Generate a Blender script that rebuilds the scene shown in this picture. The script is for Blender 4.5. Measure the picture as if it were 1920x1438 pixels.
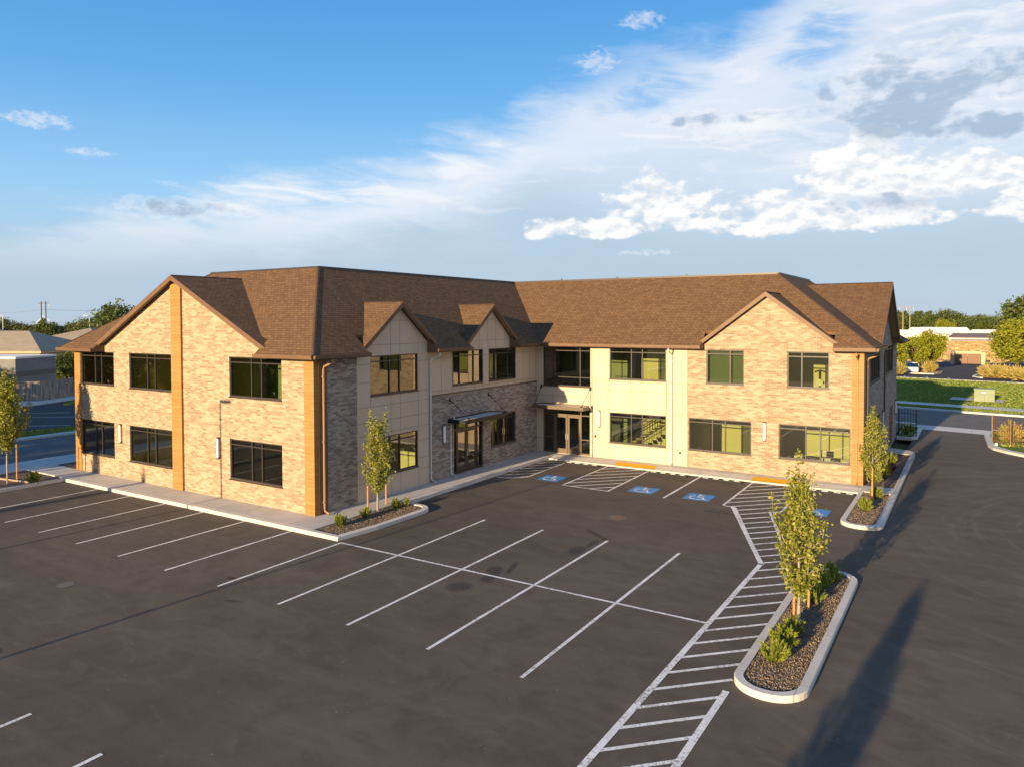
import bpy, bmesh, math, random
from mathutils import Vector, Matrix
for o in list(bpy.data.objects): bpy.data.objects.remove(o)
SC=bpy.context.scene; COL=SC.collection
D=17.83; W=18.24; L=18.41; YB=35.2; G0=.17
# ------------------------------------------------------------------ camera
cam=bpy.data.objects.new('camera',bpy.data.cameras.new('camera')); COL.objects.link(cam); SC.camera=cam
yaw,pit,rol=-0.5631,-0.0269,-0.0032
fw=Vector((math.sin(yaw)*math.cos(pit),math.cos(yaw)*math.cos(pit),math.sin(pit)))
rt=Vector((math.cos(yaw),-math.sin(yaw),0)); up=rt.cross(fw)
rt,up=rt*math.cos(rol)+up*math.sin(rol),-rt*math.sin(rol)+up*math.cos(rol)
cam.matrix_world=Matrix(((rt.x,up.x,-fw.x,22.791),(rt.y,up.y,-fw.y,-21.003),(rt.z,up.z,-fw.z,8.134),(0,0,0,1)))
cam.data.lens=1379.07/1920*36; cam.data.sensor_width=36; cam.data.sensor_fit='HORIZONTAL'
cam.data.shift_y=-81.0/1920; cam.data.clip_end=6000; cam.data.clip_start=.3
SC.view_settings.view_transform='Standard'; SC.view_settings.look='None'
SC.view_settings.exposure=1.12; SC.view_settings.gamma=1.0
# ------------------------------------------------------------------ node helpers
class X:
    """tiny expression builder over math nodes"""
    def __init__(s,nt,v): s.nt=nt; s.v=v
    def op(s,o,b=None,c=None,clamp=False):
        n=s.nt.nodes.new('ShaderNodeMath'); n.operation=o; n.use_clamp=clamp
        for i,q in enumerate((s,b,c)):
            if q is None: continue
            q=q.v if isinstance(q,X) else q
            if isinstance(q,(int,float)): n.inputs[i].default_value=q
            else: s.nt.links.new(q,n.inputs[i])
        return X(s.nt,n.outputs[0])
    def __add__(s,b): return s.op('ADD',b)
    __radd__=__add__
    def __sub__(s,b): return s.op('SUBTRACT',b)
    def __rsub__(s,b): return X(s.nt,b).op('SUBTRACT',s)
    def __mul__(s,b): return s.op('MULTIPLY',b)
    __rmul__=__mul__
    def __truediv__(s,b): return s.op('DIVIDE',b)
    def smooth(s,a,b):
        n=s.nt.nodes.new('ShaderNodeMapRange'); n.interpolation_type='SMOOTHSTEP'
        s.nt.links.new(s.v,n.inputs['Value']); n.inputs['From Min'].default_value=a; n.inputs['From Max'].default_value=b
        return X(s.nt,n.outputs[0])
def node(nt,t,**k):
    n=nt.nodes.new(t)
    for a,b in k.items(): setattr(n,a,b)
    return n
def mixc(nt,f,a,b,mode='MIX'):
    n=nt.nodes.new('ShaderNodeMix'); n.data_type='RGBA'; n.blend_type=mode
    for sock,q in ((n.inputs[0],f),(n.inputs[6],a),(n.inputs[7],b)):
        q=q.v if isinstance(q,X) else q
        if isinstance(q,(int,float)): sock.default_value=q
        elif isinstance(q,tuple): sock.default_value=(*q,1)
        else: nt.links.new(q,sock)
    return n.outputs[2]
def comb(nt,a,b,c=0.):
    n=nt.nodes.new('ShaderNodeCombineXYZ')
    for i,q in enumerate((a,b,c)):
        q=q.v if isinstance(q,X) else q
        if isinstance(q,(int,float)): n.inputs[i].default_value=q
        else: nt.links.new(q,n.inputs[i])
    return n.outputs[0]
def noise(nt,vec,scale,detail=4,rough=.55,dist=0,out=0):
    n=nt.nodes.new('ShaderNodeTexNoise'); n.inputs['Scale'].default_value=scale; n.inputs['Detail'].default_value=detail
    n.inputs['Roughness'].default_value=rough; n.inputs['Distortion'].default_value=dist
    if vec is not None: nt.links.new(vec,n.inputs['Vector'])
    return X(nt,n.outputs[out])
def ramp(nt,f,stops,interp='LINEAR'):
    n=nt.nodes.new('ShaderNodeValToRGB'); r=n.color_ramp; r.interpolation=interp
    while len(r.elements)<len(stops): r.elements.new(.5)
    for e,(p,c) in zip(r.elements,stops): e.position=p; e.color=(*c,1) if isinstance(c,tuple) else (c,c,c,1)
    nt.links.new(f.v if isinstance(f,X) else f,n.inputs[0]); return n.outputs[0]
# ------------------------------------------------------------------ sky and sun
SUN_EL=math.radians(10.4); SUN_AZ=math.radians(4.6)
w=bpy.data.worlds.new('World'); SC.world=w; w.use_nodes=True; nt=w.node_tree; nt.nodes.clear()
wo=node(nt,'ShaderNodeOutputWorld'); bg=node(nt,'ShaderNodeBackground'); bg.inputs[1].default_value=.1
nt.links.new(bg.outputs[0],wo.inputs[0])
sky=node(nt,'ShaderNodeTexSky',sky_type='NISHITA',sun_disc=False,sun_elevation=SUN_EL,sun_rotation=math.pi+SUN_AZ,altitude=800,air_density=1.0,dust_density=.6,ozone_density=1.5)
tc=node(nt,'ShaderNodeTexCoord'); sp=node(nt,'ShaderNodeSeparateXYZ'); nt.links.new(tc.outputs['Generated'],sp.inputs[0])
sx,sy,sz=(X(nt,sp.outputs[i]) for i in range(3))
az=sx.op('ARCTAN2',sy)*57.2958; el=sz.op('ARCSINE')*57.2958
elc=el.op('MAXIMUM',0.)
p1=comb(nt,az*.05,el*.13,0.); n1=noise(nt,p1,1.6,7,.55,.3)           # broad wisps
p2=comb(nt,az*.09+el*.1,el*.35,2.); n2=noise(nt,p2,2.2,8,.6,.6)     # streaks
p3=comb(nt,az*.22,el*.36,5.); n3=noise(nt,p3,1.5,6,.5,.1)          # cumulus puffs
p3b=comb(nt,az*.22-.06,el*.36+.16,5.); n3b=noise(nt,p3b,1.5,4,.5,.1)
base=ramp(nt,elc/40.,[(0,(.43,.49,.56)),(.10,(.38,.50,.63)),(.24,(.25,.50,.78)),(.42,(.095,.355,.715)),(.6,(.05,.27,.65)),(1,(.04,.2,.55))])
skyb=mixc(nt,.82,sky.outputs[0],mixc(nt,1.,base,(5.6,5.6,5.6),'MULTIPLY'))
lb=ramp(nt,(az+75.)/85.,[(0,.10),(.09,.14),(.28,.25),(.38,.30),(.475,.355),(.53,.43),(.60,.475),(.70,.52),(.79,.66),(1,.85)])
elb=X(nt,lb)*40.                         # upper edge of the thin cloud sheet, in degrees
below=elb-el+(n1-.5)*9.+(n2-.5)*5.
veil=below.smooth(-1.5,3.2)*(n1*.5+.62).op('MINIMUM',1.)
crest=(below-2.2)/4.2; crest=(crest*crest*-1.).op('EXPONENT')
right=az.smooth(-38,-12)
white=(crest*1.1+right*(elc.smooth(3,12))*.75*(n2*1.5+.25)).op('MINIMUM',1.)*(elc.smooth(2.,8.))
vcol=mixc(nt,white,(2.15,2.75,3.4),(3.9,4.1,4.4))
c1=mixc(nt,veil*.93,skyb,vcol)
def blob(a,e,ra,re,flat=.6):
    dx=(az-a)/ra; dy=(el-e)
    dy=dy/re
    lowf=dy.op('MINIMUM',0.)*flat*1.6
    return 1.-(dx*dx+dy*dy+lowf*lowf)
def mx(L,flat): 
    d=None
    for q in L:
        b=blob(*q,flat); d=b if d is None else d.op('MAXIMUM',b)
    return d.op('MAXIMUM',-6.)
p4=comb(nt,az*.5,el*.8,9.); n4=noise(nt,p4,1.7,7,.55,.15)
p4b=comb(nt,az*.5-.10,el*.8+.30,9.); n4b=noise(nt,p4b,1.7,4,.5,.15)
p5=comb(nt,az*1.1+el*.25,el*2.0,3.); n5=noise(nt,p5,1.3,7,.6,.5)
# heaped clouds low on the right
dens=mx([(-26.,6.9,5.,1.0),(-20.5,8.4,4.5,2.3),(-13.5,7.4,7.,1.8),(-7.,10.4,4.0,2.2),(-2.,9.0,5.5,1.9),(3.5,7.6,3.2,2.0),(-6,7.0,5,1.2)],.8)
cum=dens*1.15+(n3-.5)*5.6+(n4-.5)*2.6+.3
cmask=cum.smooth(-.1,.85); thick=cum.smooth(.2,1.5)
shade=((n4-n4b)*3.0+(n3-n3b)*4.5+.40+thick*.25).op('MAXIMUM',0.).op('MINIMUM',1.)
ccol=mixc(nt,shade,(3.5,3.75,4.05),(4.85,4.8,4.7))
# thin ragged scraps: upper middle, far left, low streaks
den2=mx([(-25.6,19.0,2.0,1.1),(-22.3,21.6,2.,.8),(-65.,12.9,2.6,.7),(-62.,11.2,2.,.35),(-22,5.1,3.,.3),(-15.5,13.6,5.,1.2)],.3)
scr=((den2*1.4+(n5-.5)*5.-.15).smooth(0.,1.8))*.5
c2=mixc(nt,scr,c1,(4.3,4.3,4.4)); c2=mixc(nt,cmask*.95,c2,ccol)
# grey undersides
dk=mx([(-2.6,15.8,5.6,1.8),(-4.6,13.6,3.2,1.8),(-4.0,7.9,5.,.7),(-54,7.9,5.,.6),(0.,12.2,6.,.8),(-17,14.6,4.,.5)],.2)
dmask=(dk*.8+(n3-.5)*6.5+(n4-.5)*3.).smooth(-.1,1.3)
c3=mixc(nt,dmask*.85,c2,(1.8,2.35,3.1))
edge=((dk*.8+(n3-.5)*6.5+(n4b-.5)*4.+.5).smooth(.0,.6))*(1.-dmask)*.22
c3=mixc(nt,edge,c3,(4.6,4.6,4.6))
# bright wisps and blue gaps in the veil
wk=mx([(-13.,13.4,10.,2.0),(-1.5,18.5,7.5,3.2),(-33,12.0,9.,1.6),(-44,9.2,12.,1.4),(-20,17.,7.,2.2)],.0)
c3=mixc(nt,((wk*.8+(n2-.5)*8.).smooth(.0,2.2))*.6,c3,(4.5,4.55,4.65))
gp=mx([(-9.8,19.6,3.2,3.6),(-14.,23.,12.,2.6),(-23,17.6,6.,2.2)],.0)
c3=mixc(nt,((gp*.8+(n1-.5)*8.+(n2-.5)*5.).smooth(-.1,2.2))*.8,c3,skyb)
nt.links.new(c3,bg.inputs[0])
w.cycles.sampling_method='MANUAL'; w.cycles.sample_map_resolution=1024
sun=bpy.data.objects.new('sun',bpy.data.lights.new('sun','SUN')); COL.objects.link(sun)
sun.data.energy=5.0; sun.data.angle=math.radians(.5); sun.data.color=(1,.745,.44)
ld=Vector((math.sin(SUN_AZ)*math.cos(SUN_EL),math.cos(SUN_AZ)*math.cos(SUN_EL),-math.sin(SUN_EL)))
sun.rotation_euler=ld.to_track_quat('-Z','Y').to_euler(); sun.location=(0,-60,30)
# ------------------------------------------------------------------ materials
def mat(name,col=(.5,.5,.5),rough=.8,metal=0,spec=.3,fn=None):
    m=bpy.data.materials.new(name); m.use_nodes=True; nt=m.node_tree
    b=nt.nodes['Principled BSDF']; b.inputs['Base Color'].default_value=(*col,1)
    b.inputs['Roughness'].default_value=rough; b.inputs['Metallic'].default_value=metal
    b.inputs['Specular IOR Level'].default_value=spec
    if fn: fn(nt,b)
    return m
def bump(nt,b,h,dist=.01,st=1.):
    n=node(nt,'ShaderNodeBump'); n.inputs['Strength'].default_value=st; n.inputs['Distance'].default_value=dist
    nt.links.new(h.v if isinstance(h,X) else h,n.inputs['Height']); nt.links.new(n.outputs[0],b.inputs['Normal'])
def pos(nt): return node(nt,'ShaderNodeNewGeometry').outputs['Position']
def uvn(nt): return node(nt,'ShaderNodeTexCoord').outputs['UV']
def vary(c1,c2,scale,detail=4,bd=0.,bs=None):
    def f(nt,b):
        p=pos(nt); n=noise(nt,p,scale,detail,.6)
        nt.links.new(mixc(nt,n.smooth(.3,.7),c1,c2),b.inputs['Base Color'])
        if bd: bump(nt,b,noise(nt,p,bs or scale*4,3),bd)
    return f
def f_asphalt(nt,b):
    p=pos(nt); s=node(nt,'ShaderNodeSeparateXYZ'); nt.links.new(p,s.inputs[0]); x=X(nt,s.outputs[0]); y=X(nt,s.outputs[1])
    big=noise(nt,p,.12,5,.6,.5); mid=noise(nt,p,.9,6,.65,.8); fine=noise(nt,p,45,3,.7); pv=noise(nt,comb(nt,x*.25,y*1.6),.5,5,.6)
    c=mixc(nt,big.smooth(.3,.7),(.094,.073,.052),(.121,.097,.071))
    c=mixc(nt,(mid.smooth(.45,.65))*.6,c,(.077,.060,.043))
    c=mixc(nt,pv.smooth(.45,.7)*.5,c,(.145,.117,.084))
    c=mixc(nt,fine.smooth(.25,.8)*.45,c,(.05,.047,.045)); 
    ax_=x-31.; ay_=y-13.; rr_=(ax_*ax_+ay_*ay_).op('SQRT'); th_=ay_.op('ARCTAN2',ax_); tn=noise(nt,comb(nt,rr_*1.7,th_*1.3,1.),1.6,5,.6,.2)
    c=mixc(nt,tn.smooth(.52,.72)*.38*(x.smooth(17,24)),c,(.17,.14,.105))
    sw=noise(nt,comb(nt,x*.55+y*.2,y*1.1,4.),.9,7,.62,2.2); c=mixc(nt,sw.smooth(.5,.72)*.30,c,(.15,.125,.098)); c=mixc(nt,(1.-sw.smooth(.3,.46))*.25,c,(.066,.052,.04))
    spk=noise(nt,p,9.,2,.5); c=mixc(nt,spk.smooth(.72,.76)*.5,c,(.25,.22,.18))
    # worn pale scuffs and dark spills
    sc=noise(nt,comb(nt,x,y,7.),1.7,8,.75,1.5); c=mixc(nt,(sc.smooth(.60,.72)*big.smooth(.4,.6))*.28,c,(.2,.17,.145))
    wob=(noise(nt,p,1.3,4,.6)-.5)*2.4
    dm=None
    for (a,e,ra,re,th) in [(10.75,4.1,.95,.16,-.6),(11.05,3.0,.16,.55,.0),(10.9,2.1,.30,.7,.1),(9.95,-.7,.12,.7,.3),(9.7,-1.55,.3,1.0,.35),(9.5,-3.0,.45,.5,0),(4.93,.3,.25,.09,0),(6.25,1.55,.3,.07,0),(13.7,9.8,.85,.13,0),(4.6,-7.4,.4,.09,.3),(2.9,-6.2,.3,.12,0),(9.,9.5,1.0,.12,.5),(2.3,-12.6,.35,.15,0),(15.5,-12.,.5,.15,.2)]:
        dx=x-a; dy=y-e; ct,st=math.cos(th),math.sin(th)
        q1=(dx*ct+dy*st)/ra; q2=(dy*ct-dx*st)/re; r=1.-(q1*q1+q2*q2)+wob
        dm=r if dm is None else dm.op('MAXIMUM',r)
    c=mixc(nt,dm.smooth(0.,.7)*.62,c,(.026,.025,.026))
    nt.links.new(c,b.inputs['Base Color']); bump(nt,b,fine,.004,.6)
def f_conc(c1,c2,jx=0,jy=0):
    def f(nt,b):
        p=pos(nt); n=noise(nt,p,1.1,6,.65,.3); c=mixc(nt,n.smooth(.3,.7),c1,c2)
        c=mixc(nt,noise(nt,p,30,3).smooth(.3,.8)*.25,c,tuple(q*.6 for q in c1))
        if jx or jy:
            s=node(nt,'ShaderNodeSeparateXYZ'); nt.links.new(p,s.inputs[0]); m=None
            for i,(per,off) in enumerate(((jx,.4),(jy,.2))):
                if per:
                    q=((X(nt,s.outputs[i])+100.+off)/per).op('FRACT').op('SUBTRACT',.5).op('ABSOLUTE')
                    q=q.smooth(.5-.012/per*1.5,.5-.004/per); m=q if m is None else m.op('MAXIMUM',q)
            c=mixc(nt,m*.55,c,(.12,.105,.09))
        nt.links.new(c,b.inputs['Base Color']); bump(nt,b,noise(nt,p,60,2),.003,.5)
    return f
def f_brick(stops,mort):
  def f(nt,b):
      uv=uvn(nt); t=node(nt,'ShaderNodeTexBrick'); nt.links.new(uv,t.inputs['Vector'])
      t.inputs['Scale'].default_value=1; t.inputs['Brick Width'].default_value=.29; t.inputs['Row Height'].default_value=.092
      t.inputs['Mortar Size'].default_value=.009; t.inputs['Mortar Smooth'].default_value=.3; t.offset=.5
      t.inputs['Color1'].default_value=(0,0,0,1); t.inputs['Color2'].default_value=(1,1,1,1); t.inputs['Mortar'].default_value=(.5,.5,.5,1)
      s=node(nt,'ShaderNodeSeparateXYZ'); nt.links.new(uv,s.inputs[0])
      per=X(nt,node(nt,'ShaderNodeRGBToBW').outputs[0]); nt.links.new(t.outputs['Color'],per.v.node.inputs[0])
      # patches follow whole bricks: snap the clump noise to the courses
      row=(X(nt,s.outputs[1])/.092).op('FLOOR'); cl=noise(nt,comb(nt,X(nt,s.outputs[0])*.9,row*.34),1.15,3,.6)
      v=per*.55+cl*.95-.28
      c=ramp(nt,v,stops)
      c=mixc(nt,noise(nt,uv,38,3).smooth(.3,.75)*.22,c,tuple(q*.6 for q in mort))
      c=mixc(nt,X(nt,t.outputs['Fac'])*.85,c,mort)
      nt.links.new(c,b.inputs['Base Color']); bump(nt,b,(1.-X(nt,t.outputs['Fac']))+noise(nt,uv,60,2)*.4,.012,.7)
  return f
def f_shingle(nt,b):
    uv=uvn(nt); t=node(nt,'ShaderNodeTexBrick'); nt.links.new(uv,t.inputs['Vector'])
    t.inputs['Scale'].default_value=1; t.inputs['Brick Width'].default_value=.24; t.inputs['Row Height'].default_value=.145
    t.inputs['Mortar Size'].default_value=.011; t.inputs['Mortar Smooth'].default_value=.6; t.offset=.37; t.offset_frequency=2
    t.inputs['Color1'].default_value=(.118,.066,.033,1); t.inputs['Color2'].default_value=(.175,.100,.050,1); t.inputs['Mortar'].default_value=(.05,.030,.02,1)
    n=noise(nt,uv,.8,4); c=mixc(nt,n.smooth(.3,.7)*.25,t.outputs['Color'],(.11,.063,.034))
    s=node(nt,'ShaderNodeSeparateXYZ'); nt.links.new(uv,s.inputs[0]); rw=(X(nt,s.outputs[1])/.145); fr=rw.op('FRACT')
    pt=noise(nt,comb(nt,X(nt,s.outputs[0])*2.2,rw.op('FLOOR')*1.7),1.4,2)
    c=mixc(nt,pt.smooth(.45,.7)*.12,c,(.22,.14,.078))
    nt.links.new(c,b.inputs['Base Color']); bump(nt,b,(1.-fr)*.8+(1.-X(nt,t.outputs['Fac']))*.5+pt*.6,.018,.9)
def f_wood(nt,b):
    uv=uvn(nt); s=node(nt,'ShaderNodeSeparateXYZ'); nt.links.new(uv,s.inputs[0]); v=X(nt,s.outputs[1])/.15
    pl=v.op('FLOOR'); gr=noise(nt,comb(nt,X(nt,s.outputs[0])*.8,X(nt,s.outputs[1])*14.,pl*3.1),2.2,4)
    pc=noise(nt,comb(nt,pl*.73,0.,0.),3.,1)
    c=mixc(nt,gr.smooth(.3,.7),(.345,.178,.046),(.255,.125,.033)); c=mixc(nt,pc.smooth(.35,.65)*.45,c,(.40,.22,.075))
    g=v.op('FRACT').op('SUBTRACT',.5).op('ABSOLUTE').smooth(.46,.5); c=mixc(nt,g*.6,c,(.13,.065,.03))
    nt.links.new(c,b.inputs['Base Color']); bump(nt,b,1.-g,.006,.8)
def leafmat(name,c1,c2,c3,tr=.35):
    m=bpy.data.materials.new(name); m.use_nodes=True; nt=m.node_tree; nt.nodes.clear()
    out=node(nt,'ShaderNodeOutputMaterial'); g=node(nt,'ShaderNodeNewGeometry')
    c=ramp(nt,g.outputs['Random Per Island'],[(0,c1),(.55,c2),(1,c3)])
    n=noise(nt,g.outputs['Position'],1.1,3); c=mixc(nt,n.smooth(.35,.7)*.35,c,c1)
    p=node(nt,'ShaderNodeBsdfPrincipled'); p.inputs['Roughness'].default_value=.5; p.inputs['Specular IOR Level'].default_value=.35; nt.links.new(c,p.inputs['Base Color'])
    t=node(nt,'ShaderNodeBsdfTranslucent'); nt.links.new(c,t.inputs[0])
    mx=node(nt,'ShaderNodeMixShader'); mx.inputs[0].default_value=tr
    nt.links.new(p.outputs[0],mx.inputs[1]); nt.links.new(t.outputs[0],mx.inputs[2]); nt.links.new(mx.outputs[0],out.inputs[0]); return m
def glassmat(name,tint,boost):
    m=bpy.data.materials.new(name); m.use_nodes=True; nt=m.node_tree; nt.nodes.clear()
    out=node(nt,'ShaderNodeOutputMaterial'); tr=node(nt,'ShaderNodeBsdfTransparent'); tr.inputs[0].default_value=(*tint,1)
    gl=node(nt,'ShaderNodeBsdfGlossy'); gl.inputs['Roughness'].default_value=.0; gl.inputs[0].default_value=(.95,.97,.93,1)
    fr=node(nt,'ShaderNodeFresnel'); fr.inputs[0].default_value=1.52
    p=pos(nt); bp=node(nt,'ShaderNodeBump'); bp.inputs['Distance'].default_value=.004; bp.inputs['Strength'].default_value=.25
    nt.links.new(noise(nt,p,.8,2).v,bp.inputs['Height']); nt.links.new(bp.outputs[0],gl.inputs['Normal'])
    f=(X(nt,fr.outputs[0])*boost+.05).op('MINIMUM',1.); mx=node(nt,'ShaderNodeMixShader'); nt.links.new(f.v,mx.inputs[0])
    nt.links.new(tr.outputs[0],mx.inputs[1]); nt.links.new(gl.outputs[0],mx.inputs[2]); nt.links.new(mx.outputs[0],out.inputs[0]); return m
def f_grass(c1,c2,stripe=0):
    def f(nt,b):
        p=pos(nt); n=noise(nt,p,3.,6,.7); c=mixc(nt,n.smooth(.3,.7),c1,c2)
        if stripe:
            s=node(nt,'ShaderNodeSeparateXYZ'); nt.links.new(p,s.inputs[0])
            q=((X(nt,s.outputs[1])+X(nt,s.outputs[0])*.2)/1.6).op('SINE').smooth(-.4,.4); c=mixc(nt,q*.3,c,tuple(v*1.5 for v in c2))
        c=mixc(nt,noise(nt,p,40,2).smooth(.3,.7)*.4,c,tuple(v*.45 for v in c1))
        nt.links.new(c,b.inputs['Base Color']); bump(nt,b,noise(nt,p,14,4,.7),.12,1.)
    return f
def f_gravel(nt,b):
    p=pos(nt); v=node(nt,'ShaderNodeTexVoronoi'); v.inputs['Scale'].default_value=26; nt.links.new(p,v.inputs['Vector'])
    bw=node(nt,'ShaderNodeSeparateColor'); nt.links.new(v.outputs['Color'],bw.inputs[0])
    c=ramp(nt,bw.outputs[0],[(0,(.05,.038,.03)),(.6,(.11,.083,.06)),(1,(.22,.165,.11))])
    nt.links.new(c,b.inputs['Base Color']); bump(nt,b,1.-X(nt,v.outputs['Distance']),.03,1.)
M={}
M['asphalt']=mat('asphalt',rough=.9,spec=.25,fn=f_asphalt)
M['street']=mat('street_asphalt',rough=.9,spec=.2,fn=vary((.115,.105,.093),(.15,.135,.12),.7,6,.004,50))
M['newasphalt']=mat('dark_asphalt',rough=.9,spec=.2,fn=vary((.045,.043,.045),(.065,.06,.06),.5,6,.004,50))
M['kerb']=mat('kerb_concrete',rough=.85,fn=f_conc((.60,.555,.49),(.50,.46,.405),3.0,3.0))
M['walk']=mat('walk_concrete',rough=.85,fn=f_conc((.52,.485,.43),(.43,.40,.355),1.52,1.52))
def f_paint(nt,b):
    p=pos(nt); c=mixc(nt,noise(nt,p,2.3,7,.6).smooth(.3,.7),(.78,.76,.71),(.62,.60,.55))
    wr=noise(nt,p,13.,6,.75,.5); pat=noise(nt,p,.7,3,.5)
    c=mixc(nt,(wr+pat*.35).smooth(.70,.78)*.75,c,(.16,.14,.115)); nt.links.new(c,b.inputs['Base Color'])
M['paint']=mat('white_paint',rough=.7,fn=f_paint)
M['blue']=mat('blue_paint',rough=.7,fn=vary((.035,.20,.46),(.06,.26,.52),4,6))
M['yellow']=mat('yellow_paint',rough=.7,fn=vary((.68,.36,.01),(.58,.29,.01),4,6))
M['brick']=mat('brick',rough=.9,spec=.2,fn=f_brick([(.0,(.44,.345,.24)),(.26,(.405,.31,.213)),(.46,(.335,.245,.158)),(.68,(.25,.175,.108)),(1.,(.19,.13,.08))],(.40,.32,.23)))
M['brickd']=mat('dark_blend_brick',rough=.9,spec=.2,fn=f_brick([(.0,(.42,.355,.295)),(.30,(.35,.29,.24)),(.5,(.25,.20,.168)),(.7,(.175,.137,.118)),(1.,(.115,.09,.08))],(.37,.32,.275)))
M['shingle']=mat('shingle',rough=.92,spec=.15,fn=f_shingle)
M['cap']=mat('ridge_cap',rough=.9,spec=.15,fn=vary((.06,.037,.028),(.09,.055,.04),6,4))
M['wood']=mat('wood_siding',rough=.6,spec=.3,fn=f_wood)
M['panel']=mat('cement_panel',rough=.75,fn=vary((.55,.435,.315),(.51,.40,.29),.7,5))
M['joint']=mat('panel_joint',(.22,.18,.125),.8)
M['fascia']=mat('brown_fascia',(.15,.085,.045),.5,fn=vary((.15,.085,.045),(.125,.07,.038),2))
M['soffit']=mat('soffit',(.33,.25,.16),.8)
M['bronze']=mat('dark_bronze',(.035,.027,.022),.42,.0,.5)
M['doorbr']=mat('door_bronze',(.13,.095,.06),.4,.2,.5)
M['black']=mat('black_metal',(.012,.012,.013),.5)
M['whitem']=mat('white_metal',(.62,.60,.55),.45,fn=vary((.62,.60,.55),(.54,.52,.48),3))
M['tanm']=mat('tan_metal',(.30,.18,.09),.45)
M['lamp']=mat('white_diffuser',(.82,.82,.80),.35)
M['deck']=mat('canopy_deck',(.55,.56,.57),.4,.2)
M['glass']=glassmat('window_glass',(.62,.68,.45),1.9)
M['glassd']=glassmat('tinted_glass',(.28,.33,.26),2.4)
M['inner']=mat('interior_wall',(.62,.56,.38),.9,fn=vary((.62,.56,.38),(.56,.50,.34),.5))
M['innerd']=mat('interior_green_wall',(.26,.29,.20),.9)
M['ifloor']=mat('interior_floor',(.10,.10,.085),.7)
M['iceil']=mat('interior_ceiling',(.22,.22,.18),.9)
M['rail']=mat('stair_rail',(.015,.015,.015),.5)
M['grav']=mat('black_gravel',rough=.85,fn=f_gravel)
M['stone']=mat('gravel_stone',rough=.8,fn=vary((.085,.062,.043),(.24,.18,.115),14,1))
M['mulch']=mat('bark_mulch',rough=.95,fn=vary((.09,.06,.045),(.17,.115,.08),14,6,.03,30))
M['lawn']=mat('lawn',rough=.9,spec=.1,fn=f_grass((.12,.18,.03),(.17,.23,.04),1))
M['grassd']=mat('rough_ground',rough=.95,spec=.1,fn=f_grass((.14,.15,.05),(.22,.2,.08)))
M['field']=mat('dry_field',rough=.95,spec=.1,fn=vary((.70,.44,.21),(.42,.30,.12),.12,8,.5,4.))
M['leafm']=leafmat('maple_leaves',(.13,.17,.012),(.28,.29,.026),(.54,.48,.13),.45)
M['leafy']=leafmat('yellow_green_leaves',(.16,.20,.012),(.30,.30,.018),(.44,.40,.04),.4)
M['leafd']=leafmat('dark_leaves',(.05,.075,.014),(.085,.115,.02),(.14,.15,.03),.25)
M['leaff']=leafmat('far_leaves',(.075,.095,.022),(.13,.145,.03),(.20,.19,.045),.25)
M['leafb']=leafmat('shrub_leaves',(.15,.20,.02),(.30,.33,.04),(.44,.42,.09),.4)
M['leafr']=leafmat('red_leaves',(.10,.025,.015),(.20,.05,.025),(.26,.14,.04),.3)
M['plume']=leafmat('straw_blades',(.30,.28,.05),(.46,.34,.10),(.58,.43,.18),.35)
M['bark']=mat('bark',rough=.9,fn=vary((.36,.29,.22),(.24,.19,.14),9,4,.01,30))
M['barkd']=mat('dark_bark',(.09,.065,.045),.9)
M['stake']=mat('stake_wood',rough=.8,fn=vary((.50,.24,.08),(.40,.18,.06),8,4))
M['rubber']=mat('black_rubber',(.02,.02,.02),.8)
M['rust']=mat('rusty_iron',rough=.8,fn=vary((.26,.13,.06),(.14,.09,.06),9,5,.01,40))
M['green']=mat('green_enamel',rough=.5,fn=vary((.20,.235,.14),(.17,.205,.12),2))
M['stucco']=mat('grey_stucco',(.20,.195,.19),.9,fn=vary((.20,.195,.19),(.17,.165,.16),1.,4))
M['stucco2']=mat('dark_band',(.13,.115,.105),.9)
M['tan']=mat('tan_stucco',(.55,.38,.23),.9)
M['white']=mat('white_wall',(.72,.68,.6),.8)
M['wroof']=mat('white_roof',(.74,.70,.64),.7)
M['groof']=mat('grey_roof',rough=.9,fn=vary((.34,.27,.19),(.28,.225,.16),.8,5))
M['groof2']=mat('dark_roof',(.12,.10,.10),.9)
M['fencew']=mat('weathered_boards',rough=.9,fn=None)
def f_boards(nt,b):
    uv=uvn(nt); s=node(nt,'ShaderNodeSeparateXYZ'); nt.links.new(uv,s.inputs[0]); v=X(nt,s.outputs[0])/.14
    n=noise(nt,comb(nt,v.op('FLOOR')*.9,X(nt,s.outputs[1])*.2),2.5,3); c=mixc(nt,n.smooth(.35,.65),(.34,.28,.22),(.15,.115,.09))
    nt.links.new(mixc(nt,v.op('FRACT').smooth(.9,1.)*.7,c,(.05,.04,.03)),b.inputs['Base Color'])
M['fencew']=mat('weathered_boards',rough=.9,fn=f_boards)
M['gatew']=mat('brown_slats',rough=.8,fn=lambda nt,b: nt.links.new(mixc(nt,(X(nt,node(nt,'ShaderNodeTexWave').outputs[0])).smooth(.3,.7),(.22,.135,.09),(.17,.105,.07)),b.inputs['Base Color']))
M['carw']=mat('car_paint',(.6,.6,.58),.25,.1,.6)
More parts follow.
